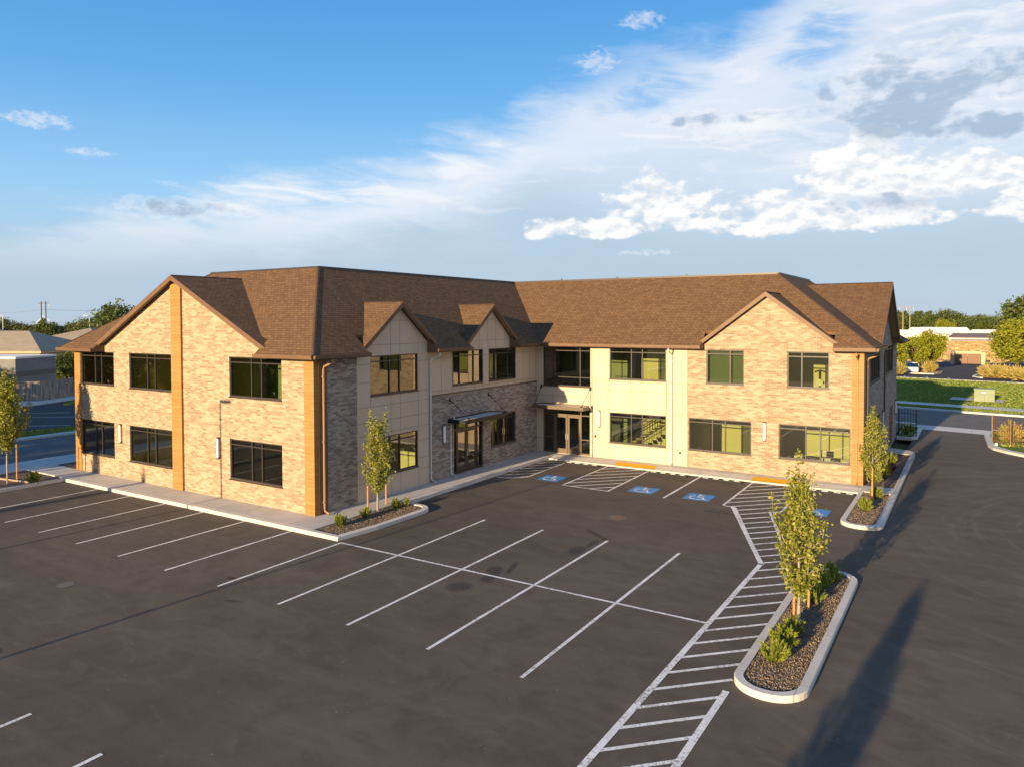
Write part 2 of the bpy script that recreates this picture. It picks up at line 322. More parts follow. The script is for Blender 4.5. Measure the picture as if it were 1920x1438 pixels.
# ------------------------------------------------------------------ mesh builder
class MB:
    def __init__(s): s.v=[]; s.f=[]; s.m=[]; s.uv=[]
    def poly(s,pts,m=0,uv=None):
        i=len(s.v); s.v+=[tuple(p) for p in pts]; s.f.append(list(range(i,i+len(pts)))); s.m.append(m)
        if uv is None:
            p=[Vector(q) for q in pts]; n=Vector((0,0,0))
            for k in range(len(p)): n+=(p[k]-p[0]).cross(p[(k+1)%len(p)]-p[0])
            if n.length<1e-12: n=Vector((0,0,1))
            n.normalize(); a=Vector((0,0,1)).cross(n)
            a=Vector((1,0,0)) if a.length<.05 else a.normalized(); b=n.cross(a)
            uv=[(q.dot(a),q.dot(b)) for q in p]
        s.uv+=uv
        return s
    def box(s,x0,x1,y0,y1,z0,z1,m=0):
        x0,x1=min(x0,x1),max(x0,x1); y0,y1=min(y0,y1),max(y0,y1); z0,z1=min(z0,z1),max(z0,z1)
        s.poly([(x0,y0,z1),(x1,y0,z1),(x1,y1,z1),(x0,y1,z1)],m); s.poly([(x0,y1,z0),(x1,y1,z0),(x1,y0,z0),(x0,y0,z0)],m)
        s.poly([(x0,y0,z0),(x1,y0,z0),(x1,y0,z1),(x0,y0,z1)],m); s.poly([(x1,y1,z0),(x0,y1,z0),(x0,y1,z1),(x1,y1,z1)],m)
        s.poly([(x0,y1,z0),(x0,y0,z0),(x0,y0,z1),(x0,y1,z1)],m); s.poly([(x1,y0,z0),(x1,y1,z0),(x1,y1,z1),(x1,y0,z1)],m)
        return s
    def prism(s,top,dz,m=0):
        """polygon `top` (3-D points, any slope) with thickness dz downwards"""
        bt=[(p[0],p[1],p[2]-dz) for p in top]; s.poly(top,m); s.poly(bt[::-1],m); n=len(top)
        for k in range(n): j=(k+1)%n; s.poly([bt[k],bt[j],top[j],top[k]],m)
        return s
    def tube(s,pts,r,m=0,n=8,caps=True):
        pts=[Vector(p) for p in pts]; rs=r if isinstance(r,(list,tuple)) else [r]*len(pts); rings=[]
        for k,p in enumerate(pts):
            t=(pts[min(k+1,len(pts)-1)]-pts[max(k-1,0)]).normalized()
            a=t.orthogonal().normalized() if abs(t.z)<.9 else Vector((1,0,0))-t*t.x
            a.normalize(); b=t.cross(a); i=len(s.v)
            s.v+=[tuple(p+(a*math.cos(q)+b*math.sin(q))*rs[k]) for q in [2*math.pi*j/n for j in range(n)]]; rings.append(i)
        for k in range(len(rings)-1):
            for j in range(n):
                q=(j+1)%n; s.f.append([rings[k]+j,rings[k]+q,rings[k+1]+q,rings[k+1]+j]); s.m.append(m); s.uv+=[(0,0)]*4
        if caps:
            for r0 in (rings[0],rings[-1]): s.f.append([r0+j for j in range(n)]); s.m.append(m); s.uv+=[(0,0)]*n
        return s
    def build(s,name,mats,parent=None,smooth=False,off=None):
        me=bpy.data.meshes.new(name); vs=s.v
        if off is None:
            off=Vector((0,0,0)); q=parent
            while q: off+=q.location; q=q.parent
        vs=[(a-off[0],b-off[1],c-off[2]) for a,b,c in vs]
        me.from_pydata(vs,[],s.f)
        for m in (mats if isinstance(mats,(list,tuple)) else [mats]): me.materials.append(M[m])
        me.polygons.foreach_set('material_index',s.m)
        ul=me.uv_layers.new(name='UVMap'); ul.data.foreach_set('uv',[c for q in s.uv for c in q])
        if smooth: me.polygons.foreach_set('use_smooth',[True]*len(s.f))
        o=bpy.data.objects.new(name,me); COL.objects.link(o); o.parent=parent
        return o
def tag(o,label=None,cat=None,group=None,kind=None):
    for k,v in (('label',label),('category',cat),('group',group),('kind',kind)):
        if v: o[k]=v
    return o
def empty(name,loc,label,cat,group=None):
    o=bpy.data.objects.new(name,None); COL.objects.link(o); o.location=loc; o.empty_display_size=.3
    return tag(o,label,cat,group)
def struct(mb,name,mats): return tag(mb.build(name,mats),kind='structure')
def copy_tree(o,parent=None):
    c=o.copy(); COL.objects.link(c); c.parent=parent
    for ch in list(o.children): copy_tree(ch,c)
    return c
# ================================================================== GROUND
R=random.Random(7)
g=MB().poly([(-1500,-400,-.35),(1500,-400,-.35),(1500,2500,-.35),(-1500,2500,-.35)]); struct(g,'ground','grassd')
sk=.2 # the street behind runs slightly askew
def sl(x,y): return y-sk*(x-20)
def strip(mb,y0,y1,z,x0=-200,x1=160,m=0): mb.poly([(x0,sl(x0,y0),z),(x1,sl(x1,y0),z),(x1,sl(x1,y1),z),(x0,sl(x0,y1),z)],m)
a=MB(); a.poly([(-20.4,-45,0),(60,-45,0),(60,30,0),(23.45,39.4,0),(23.4,40.4,0),(19.3,41.2,0),(19.2,30,0),(-20.4,30,0)]); struct(a,'parking_lot','asphalt')
a=MB(); a.poly([(19.0,41.3,.004),(23.9,40.3,.004),(23.9,42.75,.004),(19.0,43.75,.004)]); struct(a,'driveway_apron','kerb')
a=MB(); strip(a,43.5,54.3,-.02,-24,160); struct(a,'street','street')
a=MB()
a.prism([(-24,sl(-24,42.9),.12),(19.,sl(19,42.9),.12),(19.,sl(19,43.5),.12),(-24,sl(-24,43.5),.12)],.3)
a.prism([(23.9,sl(23.9,42.9),.12),(160,sl(160,42.9),.12),(160,sl(160,43.5),.12),(23.9,sl(23.9,43.5),.12)],.3)
a.prism([(-200,sl(-200,54.3),.12),(160,sl(160,54.3),.12),(160,sl(160,54.9),.12),(-200,sl(-200,54.9),.12)],.3)
struct(a,'street_kerb','kerb')
a=MB(); strip(a,54.9,57.4,.10); strip(a,59.6,92.0,.10); tag(a.build('lawn','lawn'),kind='structure')
a=MB(); strip(a,57.4,59.6,.13); struct(a,'pavement','kerb')
a=MB(); a.poly([(20.6,63.6,.2),(25.,62.6,.2),(25.2,65.4,.2),(20.8,66.4,.2)]); struct(a,'concrete_pad','walk')
a=MB(); a.prism([(-60,sl(-60,92),.15),(60,sl(60,92),.15),(60,sl(60,92.6),.15),(-60,sl(-60,92.6),.15)],.3); struct(a,'far_kerb','kerb')
a=MB(); a.poly([(-60,sl(-60,92.6),.0),(45,sl(45,92.6),.0),(45,140,.0),(-60,140,.0)]); struct(a,'far_parking_lot','newasphalt')
a=MB()
for x in (14.6,17.4,20.0): a.poly([(x,sl(x,92.7),.01),(x+.12,sl(x,92.7),.01),(x-.4,sl(x,97.2),.01),(x-.52,sl(x,97.2),.01)])
struct(a,'far_bay_lines','paint')
a=MB(); a.poly([(-400,140,-.05),(400,140,-.05),(400,700,-.05),(-400,700,-.05)]); struct(a,'dry_field','field')
# western side street and the neighbour's lot
a=MB(); a.poly([(-32.6,-60,-.01),(-23.4,-60,-.01),(-23.4,110,-.01),(-32.6,110,-.01)]); struct(a,'side_street','street')
a=MB(); a.box(-23.4,-20.7,-60,38,-.2,.15)
a.box(-33.4,-32.6,-60,60,-.2,.12); struct(a,'side_pavement','kerb')
a=MB(); a.poly([(-36.3,-60,.1),(-33.4,-60,.1),(-33.4,60,.1),(-36.3,60,.1)]); struct(a,'grass_verge','lawn')
a=MB(); a.poly([(-54,-40,0),(-36.3,-40,0),(-36.3,60,0),(-62,60,0),(-57,20,0),(-54,13,0)]); struct(a,'neighbour_lot','newasphalt')
a=MB()
for q in [((-46.5,9.2),(-41,13.5)),((-43,5),(-37.5,9.3)),((-50,10.5),(-46,13.6)),((-45,0.),(-39,4.5))]:
    (x0,y0),(x1,y1)=q; a.poly([(x0,y0,.012),(x0+.1,y0-.1,.012),(x1+.1,y1-.1,.012),(x1,y1,.012)])
struct(a,'neighbour_bay_lines','paint')
a=MB(); a.prism([(-60.,12.,.12),(-54.2,13.4,.12),(-57.3,20.4,.12),(-60.2,29,.12),(-66,27,.12)],.2); struct(a,'neighbour_walk','kerb')
a=MB(); a.prism([(-56.9,21.,.16),(-52.6,16.2,.16),(-49,22,.16),(-56,32,.16)],.2); struct(a,'neighbour_grass','lawn')
# land behind and beside the building
a=MB(); a.poly([(-20.4,30,.05),(18.0,30,.05),(18.1,sl(18.1,42.9),.05),(-20.4,sl(-20.4,42.9),.05)]); struct(a,'rear_ground','mulch')
# ---- kerbs, walks and planters
def arc(cx,cy,r,a0,a1,n=8): return [(cx+r*math.cos(math.radians(a0+(a1-a0)*k/n)),cy+r*math.sin(math.radians(a0+(a1-a0)*k/n))) for k in range(n+1)]
def ring(outer,inner,z=.15,zb=-.05):
    mb=MB(); n=len(outer); f=lambda p,z:(p[0],p[1],z); ch=.02
    cx=sum(p[0] for p in outer)/n; cy=sum(p[1] for p in outer)/n
    def toward(p,q,d):
        v=Vector((q[0]-p[0],q[1]-p[1])); l=v.length or 1; return (p[0]+v.x/l*d,p[1]+v.y/l*d)
    for k in range(n):
        j=(k+1)%n; o1,o2,i1,i2=outer[k],outer[j],inner[k],inner[j]; t1=toward(o1,i1,ch); t2=toward(o2,i2,ch)
        mb.poly([f(o1,zb),f(o2,zb),f(o2,z-ch),f(o1,z-ch)]); mb.poly([f(o1,z-ch),f(o2,z-ch),f(t2,z),f(t1,z)])
        mb.poly([f(t1,z),f(t2,z),f(i2,z),f(i1,z)]); mb.poly([f(i2,zb),f(i1,zb),f(i1,z),f(i2,z)])
    return mb
def off_rr(x0,x1,y0,y1,r0,r1,d):
    """rounded rectangle: r0 radius at the y0 end, r1 at the y1 end, inset by d"""
    x0+=d;x1-=d;y0+=d;y1-=d;a=max(r0-d,.02);b=max(r1-d,.02)
    return arc(x0+a,y0+a,a,180,270)+arc(x1-a,y0+a,a,270,360)+arc(x1-b,y1-b,b,0,90)+arc(x0+b,y1-b,b,90,180)
def gravel(name,poly,z=.11,n=0,seed=1,m='grav',label=None):
    mb=MB(); mb.poly([(p[0],p[1],z) for p in poly]); r=random.Random(seed)
    xs=[p[0] for p in poly]; ys=[p[1] for p in poly]
    def inside(x,y):
        c=False; j=len(poly)-1
        for i in range(len(poly)):
            (xi,yi),(xj,yj)=poly[i],poly[j]
            if (yi>y)!=(yj>y) and x<(xj-xi)*(y-yi)/(yj-yi)+xi: c=not c
            j=i
        return c
    k=0
    while k<n:
        x=r.uniform(min(xs),max(xs)); y=r.uniform(min(ys),max(ys))
        if not inside(x,y): continue
        k+=1; s=r.uniform(.012,.03); i=len(mb.v); an=r.uniform(0,6.28)
        P=[(x+s*r.uniform(.7,1.4)*math.cos(an+q*2.09),y+s*r.uniform(.7,1.4)*math.sin(an+q*2.09),z-.004) for q in range(3)]+[(x+r.uniform(-.3,.3)*s,y+r.uniform(-.3,.3)*s,z+s*r.uniform(.7,1.4))]
        mb.v+=P
        for t in ((0,1,3),(1,2,3),(2,0,3)): mb.f.append([i+q for q in t]); mb.m.append(1); mb.uv+=[(0,0)]*3
    return tag(mb.build(name,[m,'stone']),label or 'loose dark landscaping gravel filling a planting bed','gravel',kind='stuff')
# island 1 (foreground right)
I1=(18.22,19.82,-5.02,4.2,.78,.78)
struct(ring(off_rr(*I1,0),off_rr(*I1,.2)),'island_kerb','kerb')
gravel('gravel',off_rr(*I1,.2),n=5200,seed=3,label='dark gravel filling the long kerbed island in the foreground')
# island 2 (by the right-hand corner) with the path that crosses it
o2=arc(18.26+.75,10.15+.75,.75,180,270)+arc(19.82-.6,10.15+.6,.6,270,360)+[(19.82,16.7),(18.26,16.7)]
i2=arc(18.46+.56,10.35+.56,.56,180,270)+arc(19.56-.4,10.35+.42,.4,270,360)+[(19.56,16.5),(18.46,16.5)]
struct(ring(o2,i2),'island_kerb','kerb'); gravel('gravel',i2,n=1800,seed=4,label='dark gravel in the kerbed bed under the tree at the right corner')
a=MB(); a.box(19.57,19.82,16.7,28.2,-.05,.15); a.box(18.3,19.56,16.7,17.85,-.05,.15)
a.prism([(18.3,28.2,.15),(19.82,28.2,.15),(19.75,29.1,.15),(19.45,29.6,.15),(18.9,29.9,.15),(18.3,30.1,.15)],.2)
struct(a,'corner_walk','walk')
a=MB(); a.poly([(18.26,17.85,.11),(19.57,17.85,.11),(19.57,28.2,.11),(18.26,28.2,.11)]); struct(a,'planting_bed','mulch')
# front walk along the left wing
a=MB(); a.box(-20.7,1.35,-1.35,0.02,-.05,.15); a.poly([(1.35,-1.35,.15),(1.35,-1.35,.15),(1.35,-1.35,.15)]) if 0 else None
a.box(0,1.35,.02,17.8,-.05,.151); a.prism([(1.62,17.2,.15),(18.3,17.2,.15),(18.3,17.83,.15),(1.62,17.83,.15)],.2); a.prism([(1.62,16.62,.075),(18.3,16.62,.075),(18.3,17.2,.15),(1.62,17.2,.15)],.05); a.box(1.35,1.62,16.45,17.8,-.05,.151)
struct(a,'front_walk','walk')
a=MB(); a.box(-16.55,1.35,-1.62,-1.35,-.05,.155); a.box(1.35,1.62,3.9,16.45,-.05,.155); a.box(1.63,18.26,16.45,16.62,-.05,.075)
a.box(-16.75,-16.55,-45,-1.35,-.05,.155)
struct(a,'walk_kerb','kerb')
# planter at the near corner of the building
oc=[(1.35,-1.62),(2.9,-1.62)]+[(3.12,0.3)]+arc(2.42,3.1,.76,0,90,8)+[(1.62,3.92),(1.35,3.9)]
ic=[(1.352,-1.4),(2.68,-1.4)]+[(2.9,0.35)]+arc(2.40,3.1,.52,0,90,8)+[(1.64,3.66),(1.352,3.66)]
struct(ring(oc,ic),'corner_kerb','kerb'); gravel('gravel',ic,n=1800,seed=5,label='dark gravel in the planter at the near corner of the building')
# western planter with the young tree
a=MB(); a.poly([(-20.7,-45,.1),(-16.75,-45,.1),(-16.75,-1.5,.1),(-20.7,-1.5,.1)]); struct(a,'planting_bed','mulch')
a=MB(); a.box(-20.7,-16.75,-1.5,-1.35,-.05,.15); struct(a,'planter_edge','kerb')
a=MB(); a.poly([(-20.7,.02,.16),(-18.5,.02,.16),(-18.5,30,.16),(-20.7,30,.16)]); struct(a,'planting_bed','mulch')
# planters and kerbs beside the driveway
a=ring([(18.26,35.25),(19.2,35.25),(19.5,35.6),(19.5,41.1),(19.1,41.9),(18.26,42.1)],[(18.3,35.5),(19.1,35.5),(19.25,35.7),(19.25,40.9),(19.0,41.5),(18.3,41.6)]); struct(a,'driveway_kerb','kerb')
a=MB(); a.poly([(18.3,35.5,.11),(19.1,35.5,.11),(19.25,35.7,.11),(19.25,40.9,.11),(19.,41.5,.11),(18.3,41.6,.11)]); struct(a,'planting_bed','lawn')
kr=[(23.42,40.4),(23.35,39.1),(23.5,34.6),(23.75,33.4),(24.4,32.4),(25.6,31.2),(30,28.6),(60,18)]; ki=[(23.75,40.4),(23.68,39.1),(23.85,35),(24.1,33.9),(24.7,32.9),(25.9,31.7),(30.2,29.1),(60,18.5)]
a=MB()
for k in range(len(kr)-1): a.prism([(*kr[k],.15),(*kr[k+1],.15),(*ki[k+1],.15),(*ki[k],.15)],.2)
struct(a,'driveway_kerb','kerb')
a=MB(); a.poly([(p[0],p[1],.12) for p in ki]+[(60,sl(60,42.9),.12),(23.9,sl(23.9,42.9),.12)]); struct(a,'verge','lawn')
# curb ramps painted yellow
for x0,x1,nm in ((5.75,8.15,0),(13.3,15.9,1)):
    a=MB(); a.poly([(x0,16.46,.079),(x1,16.46,.079),(x1,16.62,.079),(x0,16.62,.079)]); a.poly([(x0,16.62,.080),(x1,16.62,.080),(x1-.1,17.2,.155),(x0-.05,17.2,.155)]); struct(a,'yellow_ramp','yellow')
# ---- painted markings
lw=.05; PM=MB()
def line(x0,y0,x1,y1,w=lw,z=.006):
    v=Vector((x1-x0,y1-y0)).normalized(); n=Vector((-v.y,v.x))*w
    PM.poly([(x0-n.x,y0-n.y,z),(x1-n.x,y1-n.y,z),(x1+n.x,y1+n.y,z),(x0+n.x,y0+n.y,z)])
X1=-13.29
for k in range(7): line(X1+2.74*k,-1.64 if k<6 else -1.68,X1+2.74*k,-6.90)
for k in range(7,11): line(X1+2.74*k,3.66,X1+2.74*k,-6.90)
line(3.15,-1.70,16.8,-1.70,z=.0085)
for x in (6.27,8.95,11.7): line(x,-13.6,x,-19)
for x in (3.55,.85,-1.9): line(x,-13.6,x,-19)
def hatch(pts,segs,ph,step=.9):
    """outline strokes plus 45-degree bars clipped to the polygon"""
    for (p,q) in segs: line(*p,*q,z=.0085)
    c=ph-step*50
    while c<45:
        hits=[]
        for i in range(len(pts)):
            (x0,y0),(x1,y1)=pts[i],pts[(i+1)%len(pts)]
            f0=y0-x0-c+20; f1=y1-x1-c+20
            if (f0>0)!=(f1>0): t=f0/(f0-f1); hits.append((x0+(x1-x0)*t,y0+(y1-y0)*t))
        hits.sort()
        for i in range(0,len(hits)-1,2):
            if hits[i+1][0]-hits[i][0]>.15: line(*hits[i],*hits[i+1],w=.05)
        c+=step
h2=[(5.5,16.45),(5.6,10.9),(8.05,10.9),(7.95,16.45)]
hatch(h2,[((5.5,16.4),(5.57,10.9)),((5.5,10.92),(8.1,10.88)),((8.03,10.9),(7.93,16.4))],-.1,1.0)
h1=[(1.64,11.0),(2.5,10.95),(3.1,11.6),(3.0,16.45),(1.64,16.45)]
hatch(h1,[((1.66,10.85),(2.45,10.85)),((2.45,10.85),(3.13,11.55)),((3.13,11.5),(3.0,16.4))],.2,.95)
line(10.76,16.4,10.76,10.95,w=.055)
h3=[(13.4,16.45),(13.47,11.05),(14.0,11.0),(16.82,4.0),(16.8,-14),(18.22,-14),(18.22,4.0),(17.4,5.1),(15.5,11.0),(15.95,11.05),(15.9,16.45)]
hatch(h3,[((13.42,16.4),(13.47,11.0)),((13.42,11.05),(14.05,11.0)),((14.0,11.05),(16.83,3.95)),((16.81,4.0),(16.8,-14)),((18.24,-5.05),(18.24,-14)),((15.9,16.4),(15.9,11.05)),((15.95,11.02),(15.45,11.02)),((15.48,11.0),(17.4,5.2))],.04,.905)
line(13.9,11.05,16.85,3.9,w=.085,z=.0105); line(16.81,4.0,16.8,-14,w=.075,z=.0105); line(18.25,-5.05,18.25,-14,w=.075,z=.0105)
struct(PM,'painted_lines','paint')
# accessible-bay symbols
def stroke(mb,pts,wd,z):
    for (x0,y0),(x1,y1) in zip(pts,pts[1:]):
        v=Vector((x1-x0,y1-y0)).normalized(); n=Vector((-v.y,v.x))*wd; e=v*wd*.7
        mb.poly([(x0-n.x-e.x,y0-n.y-e.y,z),(x1-n.x+e.x,y1-n.y+e.y,z),(x1+n.x+e.x,y1+n.y+e.y,z),(x0+n.x-e.x,y0+n.y-e.y,z)]); z+=.0004
for cx,lab in ((4.37,'blue accessible parking symbol nearest the glass entrance in the corner'),(9.4,'blue accessible parking symbol just right of the first striped aisle'),(12.1,'blue accessible parking symbol left of the long striped walkway'),(17.05,'blue accessible parking symbol partly hidden behind the island tree')):
    t=empty('accessible_symbol',(cx,12.,0),lab,'painted symbol','blue accessible bay symbols')
    MB().poly([(cx-.61,11.38,.006),(cx+.61,11.38,.006),(cx+.61,12.62,.006),(cx-.61,12.62,.006)]).build('blue_field','blue',t)
    mb=MB(); z=.010
    mb.poly([(cx-.06+.085*math.cos(q),12.45+.085*math.sin(q),z) for q in [k*math.pi/5 for k in range(10)]])
    stroke(mb,[(cx-.06,12.33),(cx-.03,11.98),(cx+.2,11.96),(cx+.33,11.62),(cx+.44,11.66)],.045,z)
    stroke(mb,[(cx-.05,12.2),(cx+.16,12.2)],.035,z)
    stroke(mb,[(cx-.05+.33*math.cos(math.radians(q)),11.86+.33*math.sin(math.radians(q))) for q in range(125,345,20)],.042,z)
    mb.build('wheelchair_figure','paint',t)
# wheel stops
t=None
for i,(cx,lab) in enumerate(((4.15,'black rubber wheel stop in the bay nearest the corner entrance'),(9.2,'black rubber wheel stop in the bay right of the first striped aisle'),(12.0,'black rubber wheel stop left of the second yellow ramp'),(17.15,'black rubber wheel stop in the bay beside the kerbed corner bed'))):
    if t is None:
        t=empty('wheel_stop',(0,0,0),lab,'wheel stop','black wheel stops with white blocks')
        mb=MB()
        mb.poly([(-1.05,-.08,.0),(1.05,-.08,.0),(1.03,-.05,.1),(-1.03,-.05,.1)]); mb.poly([(-1.03,-.05,.1),(1.03,-.05,.1),(1.03,.05,.1),(-1.03,.05,.1)])
        mb.poly([(1.05,.08,0),(-1.05,.08,0),(-1.03,.05,.1),(1.03,.05,.1)]); mb.poly([(1.05,-.08,0),(1.05,.08,0),(1.03,.05,.1),(1.03,-.05,.1)]); mb.poly([(-1.05,.08,0),(-1.05,-.08,0),(-1.03,-.05,.1),(-1.03,.05,.1)])
        mb.build('rubber_bar','rubber',t)
        for q in range(4):
            x=-.8+q*.53; MB().box(x-.14,x+.14,-.052,.052,.085,.108).build('white_block','paint',t)
        c=t
    else: c=copy_tree(t); c['label']=lab
    c.location=(cx,15.82,.004)
# manhole
t=empty('manhole_cover',(10.35,6.79,0),'rusty round manhole cover ringed with pale concrete in the car park','manhole cover')
mb=MB(); mb.poly([(10.35+.42*math.cos(q),6.79+.42*math.sin(q),.006) for q in [k*math.pi/12 for k in range(24)]]); mb.build('concrete_collar','street',t)
mb=MB(); mb.poly([(10.35+.31*math.cos(q),6.79+.31*math.sin(q),.012) for q in [k*math.pi/12 for k in range(24)]]); mb.build('iron_lid','rust',t)
tag(MB().poly([(-1.0+.26*math.cos(q),-9.3+.26*math.sin(q),.005) for q in [k*math.pi/14 for k in range(28)]]).build('utility_cover','street'),'worn pale round cover set in the open asphalt at the far left','cover')
# ================================================================== BUILDING
BD=empty('office_building',(0,0,0),'two-storey L-shaped brick and cream panel office building with brown shingle roof','building')
FR={'A':(lambda u,z,d=0:(u,-d,z)),'B':(lambda u,z,d=0:(d,u,z)),'C':(lambda u,z,d=0:(u,D-d,z)),'E':(lambda u,z,d=0:(W+d,u,z)),
    'K':(lambda u,z,d=0:(-u,YB+d,z)),'W':(lambda u,z,d=0:(-L-d,-u,z))}
def fbox(mb,fr,u0,u1,z0,z1,d0,d1,m=0):
    p=FR[fr](u0,z0,d0); q=FR[fr](u1,z1,d1); mb.box(p[0],q[0],p[1],q[1],p[2],q[2],m)
def wallgrid(mb,fr,u0,u1,z0,z1,ops,d=0.,m=0,rev=.2):
    us=sorted({u0,u1}|{min(max(v,u0),u1) for o in ops for v in o[:2]}); zs=sorted({z0,z1}|{min(max(v,z0),z1) for o in ops for v in o[2:4]})
    P=FR[fr]
    for a,b in zip(us,us[1:]):
        for c,e in zip(zs,zs[1:]):
            mu,mz=(a+b)/2,(c+e)/2
            if any(o[0]<mu<o[1] and o[2]<mz<o[3] for o in ops): continue
            mb.poly([P(a,c,d),P(b,c,d),P(b,e,d),P(a,e,d)],m,[(a,c),(b,c),(b,e),(a,e)])
    for o in ops:
        a,b,c,e=o[:4]
        if a<u0-.01 or b>u1+.01: continue
        for q in ([(a,c),(b,c)],[(b,c),(b,e)],[(b,e),(a,e)],[(a,e),(a,c)]):
            (x0,y0),(x1,y1)=q; mb.poly([P(x0,y0,d),P(x1,y1,d),P(x1,y1,d-rev),P(x0,y0,d-rev)],m,[(x0,y0),(x1,y1),(x1+.2,y1),(x0+.2,y0)])
WIN=[] # frame,u0,u1,z0,z1,mullions,transoms,glass,label
def win(fr,u0,u1,z0,z1,mul,tr,gl='glass',lab=None): WIN.append((fr,u0,u1,z0,z1,mul,tr,gl,lab))
ZU0,ZU1,ZL0,ZL1=4.79,6.56,1.11,2.90
win('A',-17.86,-14.68,ZU0+.06,ZU1,(.42,.61),(.87,)); win('A',-13.28,-9.72,ZU0,ZU1,(.42,.60),(.87,)); win('A',-5.41,-1.97,ZU0,ZU1,(.42,.61),(.86,))
win('A',-17.9,-14.72,1.15,2.94,(.42,.61),(.87,)); win('A',-13.33,-9.72,ZL0,2.92,(.41,.60),(.87,)); win('A',-5.43,-1.98,ZL0,ZL1,(.42,.61),(.86,))
win('B',3.28,6.58,ZU0,ZU1,(.40,.61),(.85,)); win('B',9.35,12.05,ZU0,ZU1,(.25,.72),(.84,)); win('B',12.70,15.42,ZU0,ZU1,(.25,.72),(.84,))
win('B',3.28,6.56,1.12,2.87,(.40,.61),(.85,)); win('B',12.80,15.43,1.10,2.86,(.33,.66),(.84,),'glassd')
win('C',.52,3.71,4.20,6.52,(.21,.78),(.23,.91)); win('C',4.93,8.33,4.75,6.52,(.39,.585),(.87,)); win('C',4.93,8.34,1.10,2.84,(.39,.585),(.87,))
win('C',10.60,12.58,4.74,6.54,(.63,),(.87,)); win('C',14.73,16.71,4.72,6.52,(.35,),(.86,)); win('C',9.63,12.97,1.10,2.85,(.385,.59),(.87,)); win('C',14.34,17.70,1.10,2.85,(.385,.59),(.87,))
win('E',20.5,25.1,4.8,6.5,(.2,.4,.6,.8),(.86,)); win('E',28.3,32.7,4.8,6.5,(.25,.5,.75),(.86,)); win('E',22.2,25.2,1.2,2.85,(.5,),(.86,))
for u in (2,8,14,20,26): win('W',-u-5,-u-1.6,ZU0,ZU1,(.5,),(.86,)); win('W',-u-5,-u-1.6,ZL0,ZL1,(.5,),(.86,))
OPS={k:[(q[1],q[2],q[3],q[4]) for q in WIN if q[0]==k] for k in FR}
DOORS=[('B',9.37,12.05,G0,2.87),('C',.51,3.70,G0,2.87),('E',30.4,32.6,G0,2.6)]
for q in DOORS: OPS[q[0]].append(q[1:])
def inr(fr,a,b): return [o for o in OPS[fr] if o[0]>=a-.15 and o[1]<=b+.15]
ZT=6.62
P=FR['A']; zc=10.3-.17
for u0,u1,us in ((-17.9,-9.6,-16.2),(-8.82,-.57,-2.2)):
    mb=MB(); wallgrid(mb,'A',u0,u1,.1,ZT,inr('A',u0-.1,u1+.1)); ue=-9.6 if us<-9 else -8.82; ze=zc-.5*.4
    q=[(us,ZT),(ue,ZT),(ue,ze)]; q=q if us<-9 else q[::-1]
    mb.poly([P(*k) for k in q],0,q); mb.build('brick_wall','brick',BD)
mb=MB(); fbox(mb,'A',-9.6,-8.82,.1,9.9,-.05,.1); mb.build('wood_pilaster','wood',BD)
mb=MB(); mb.box(-.57,.0,-.045,.2,.1,ZT); mb.box(-.02,.03,.2,.66,.1,ZT,1); mb.build('corner_post',['wood','fascia'],BD)
mb=MB(); mb.box(-L-.03,-17.88,-.04,.5,.1,ZT); mb.build('corner_post','wood',BD)
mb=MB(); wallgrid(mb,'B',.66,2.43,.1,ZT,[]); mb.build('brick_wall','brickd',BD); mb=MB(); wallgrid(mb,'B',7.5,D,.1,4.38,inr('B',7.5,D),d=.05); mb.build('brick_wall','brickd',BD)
mb=MB(); fbox(mb,'B',7.5,D-.02,4.38,4.44,.0,.09); fbox(mb,'B',7.5,7.56,.1,4.38,.0,.06); mb.build('wall_flashing','fascia',BD)
# cream panels with joints
mb=MB(); wallgrid(mb,'B',2.43,7.5,.1,ZT,inr('B',2.5,7.4)); wallgrid(mb,'B',7.5,D,4.38,ZT,inr('B',7.5,D)[:0]+[o for o in OPS['B'] if o[2]>4])
P=FR['B']
for c,h in ((5.17,2.75),(12.8,2.72)): zz=9.03-.2; mb.poly([P(c-h,ZT),P(c+h,ZT),P(c,zz)],0)
def joint(fr,u0,z0,u1,z1,d=.0):
    if u0==u1: fbox(mb,fr,u0-.009,u0+.009,z0,z1,d-.01,d+.004,1)
    else: fbox(mb,fr,u0,u1,z0-.009,z0+.009,d-.01,d+.0045,1)
for z in (.95,3.05,3.62,4.3,6.2): joint('B',2.45,z,3.28 if z<2 or z>6 else 7.4,z)
for z in (.95,1.5,2.35,4.75,6.2): joint('B',6.6,z,7.4,z)
for z in (2.0,5.4): joint('B',2.45,z,3.26,z)
for z,a_,b_ in ((7.05,2.9,7.3),(8.15,4.35,5.95)): joint('B',a_,z,b_,z)
for u in (3.27,4.62,5.27,6.6):
    joint('B',u,.15,u,1.08); joint('B',u,2.92,u,4.74)
    joint('B',u,6.6,u,{3.27:7.05,4.62:8.5,5.27:8.15,6.6:7.35}[u])
for z in (4.62,6.25): joint('B',7.55,z,9.3,z); joint('B',15.5,z,D-.03,z); joint('B',12.1,z,12.65,z)
joint('B',9.35,4.62,15.42,4.62)
for u in (8.4,16.3,17.1): joint('B',u,4.44,u,6.6)
for u in (9.35,10.,11.3,12.05,12.7,13.4,14.7,15.42): joint('B',u,4.44,u,4.74)
for z,a_,b_ in ((7.05,10.6,15.0),(8.2,12.1,13.5)): joint('B',a_,z,b_,z)
for u,zt in ((10.9,7.2),(11.8,8.),(12.55,8.55),(13.4,8.2),(14.3,7.5)): joint('B',u,6.6,u,zt)
joint('B',12.05,6.0,12.05,7.05); joint('B',12.7,6.0,12.7,7.05)
wallgrid(mb,'C',0,9.56,.1,ZT,inr('C',0,9.5))
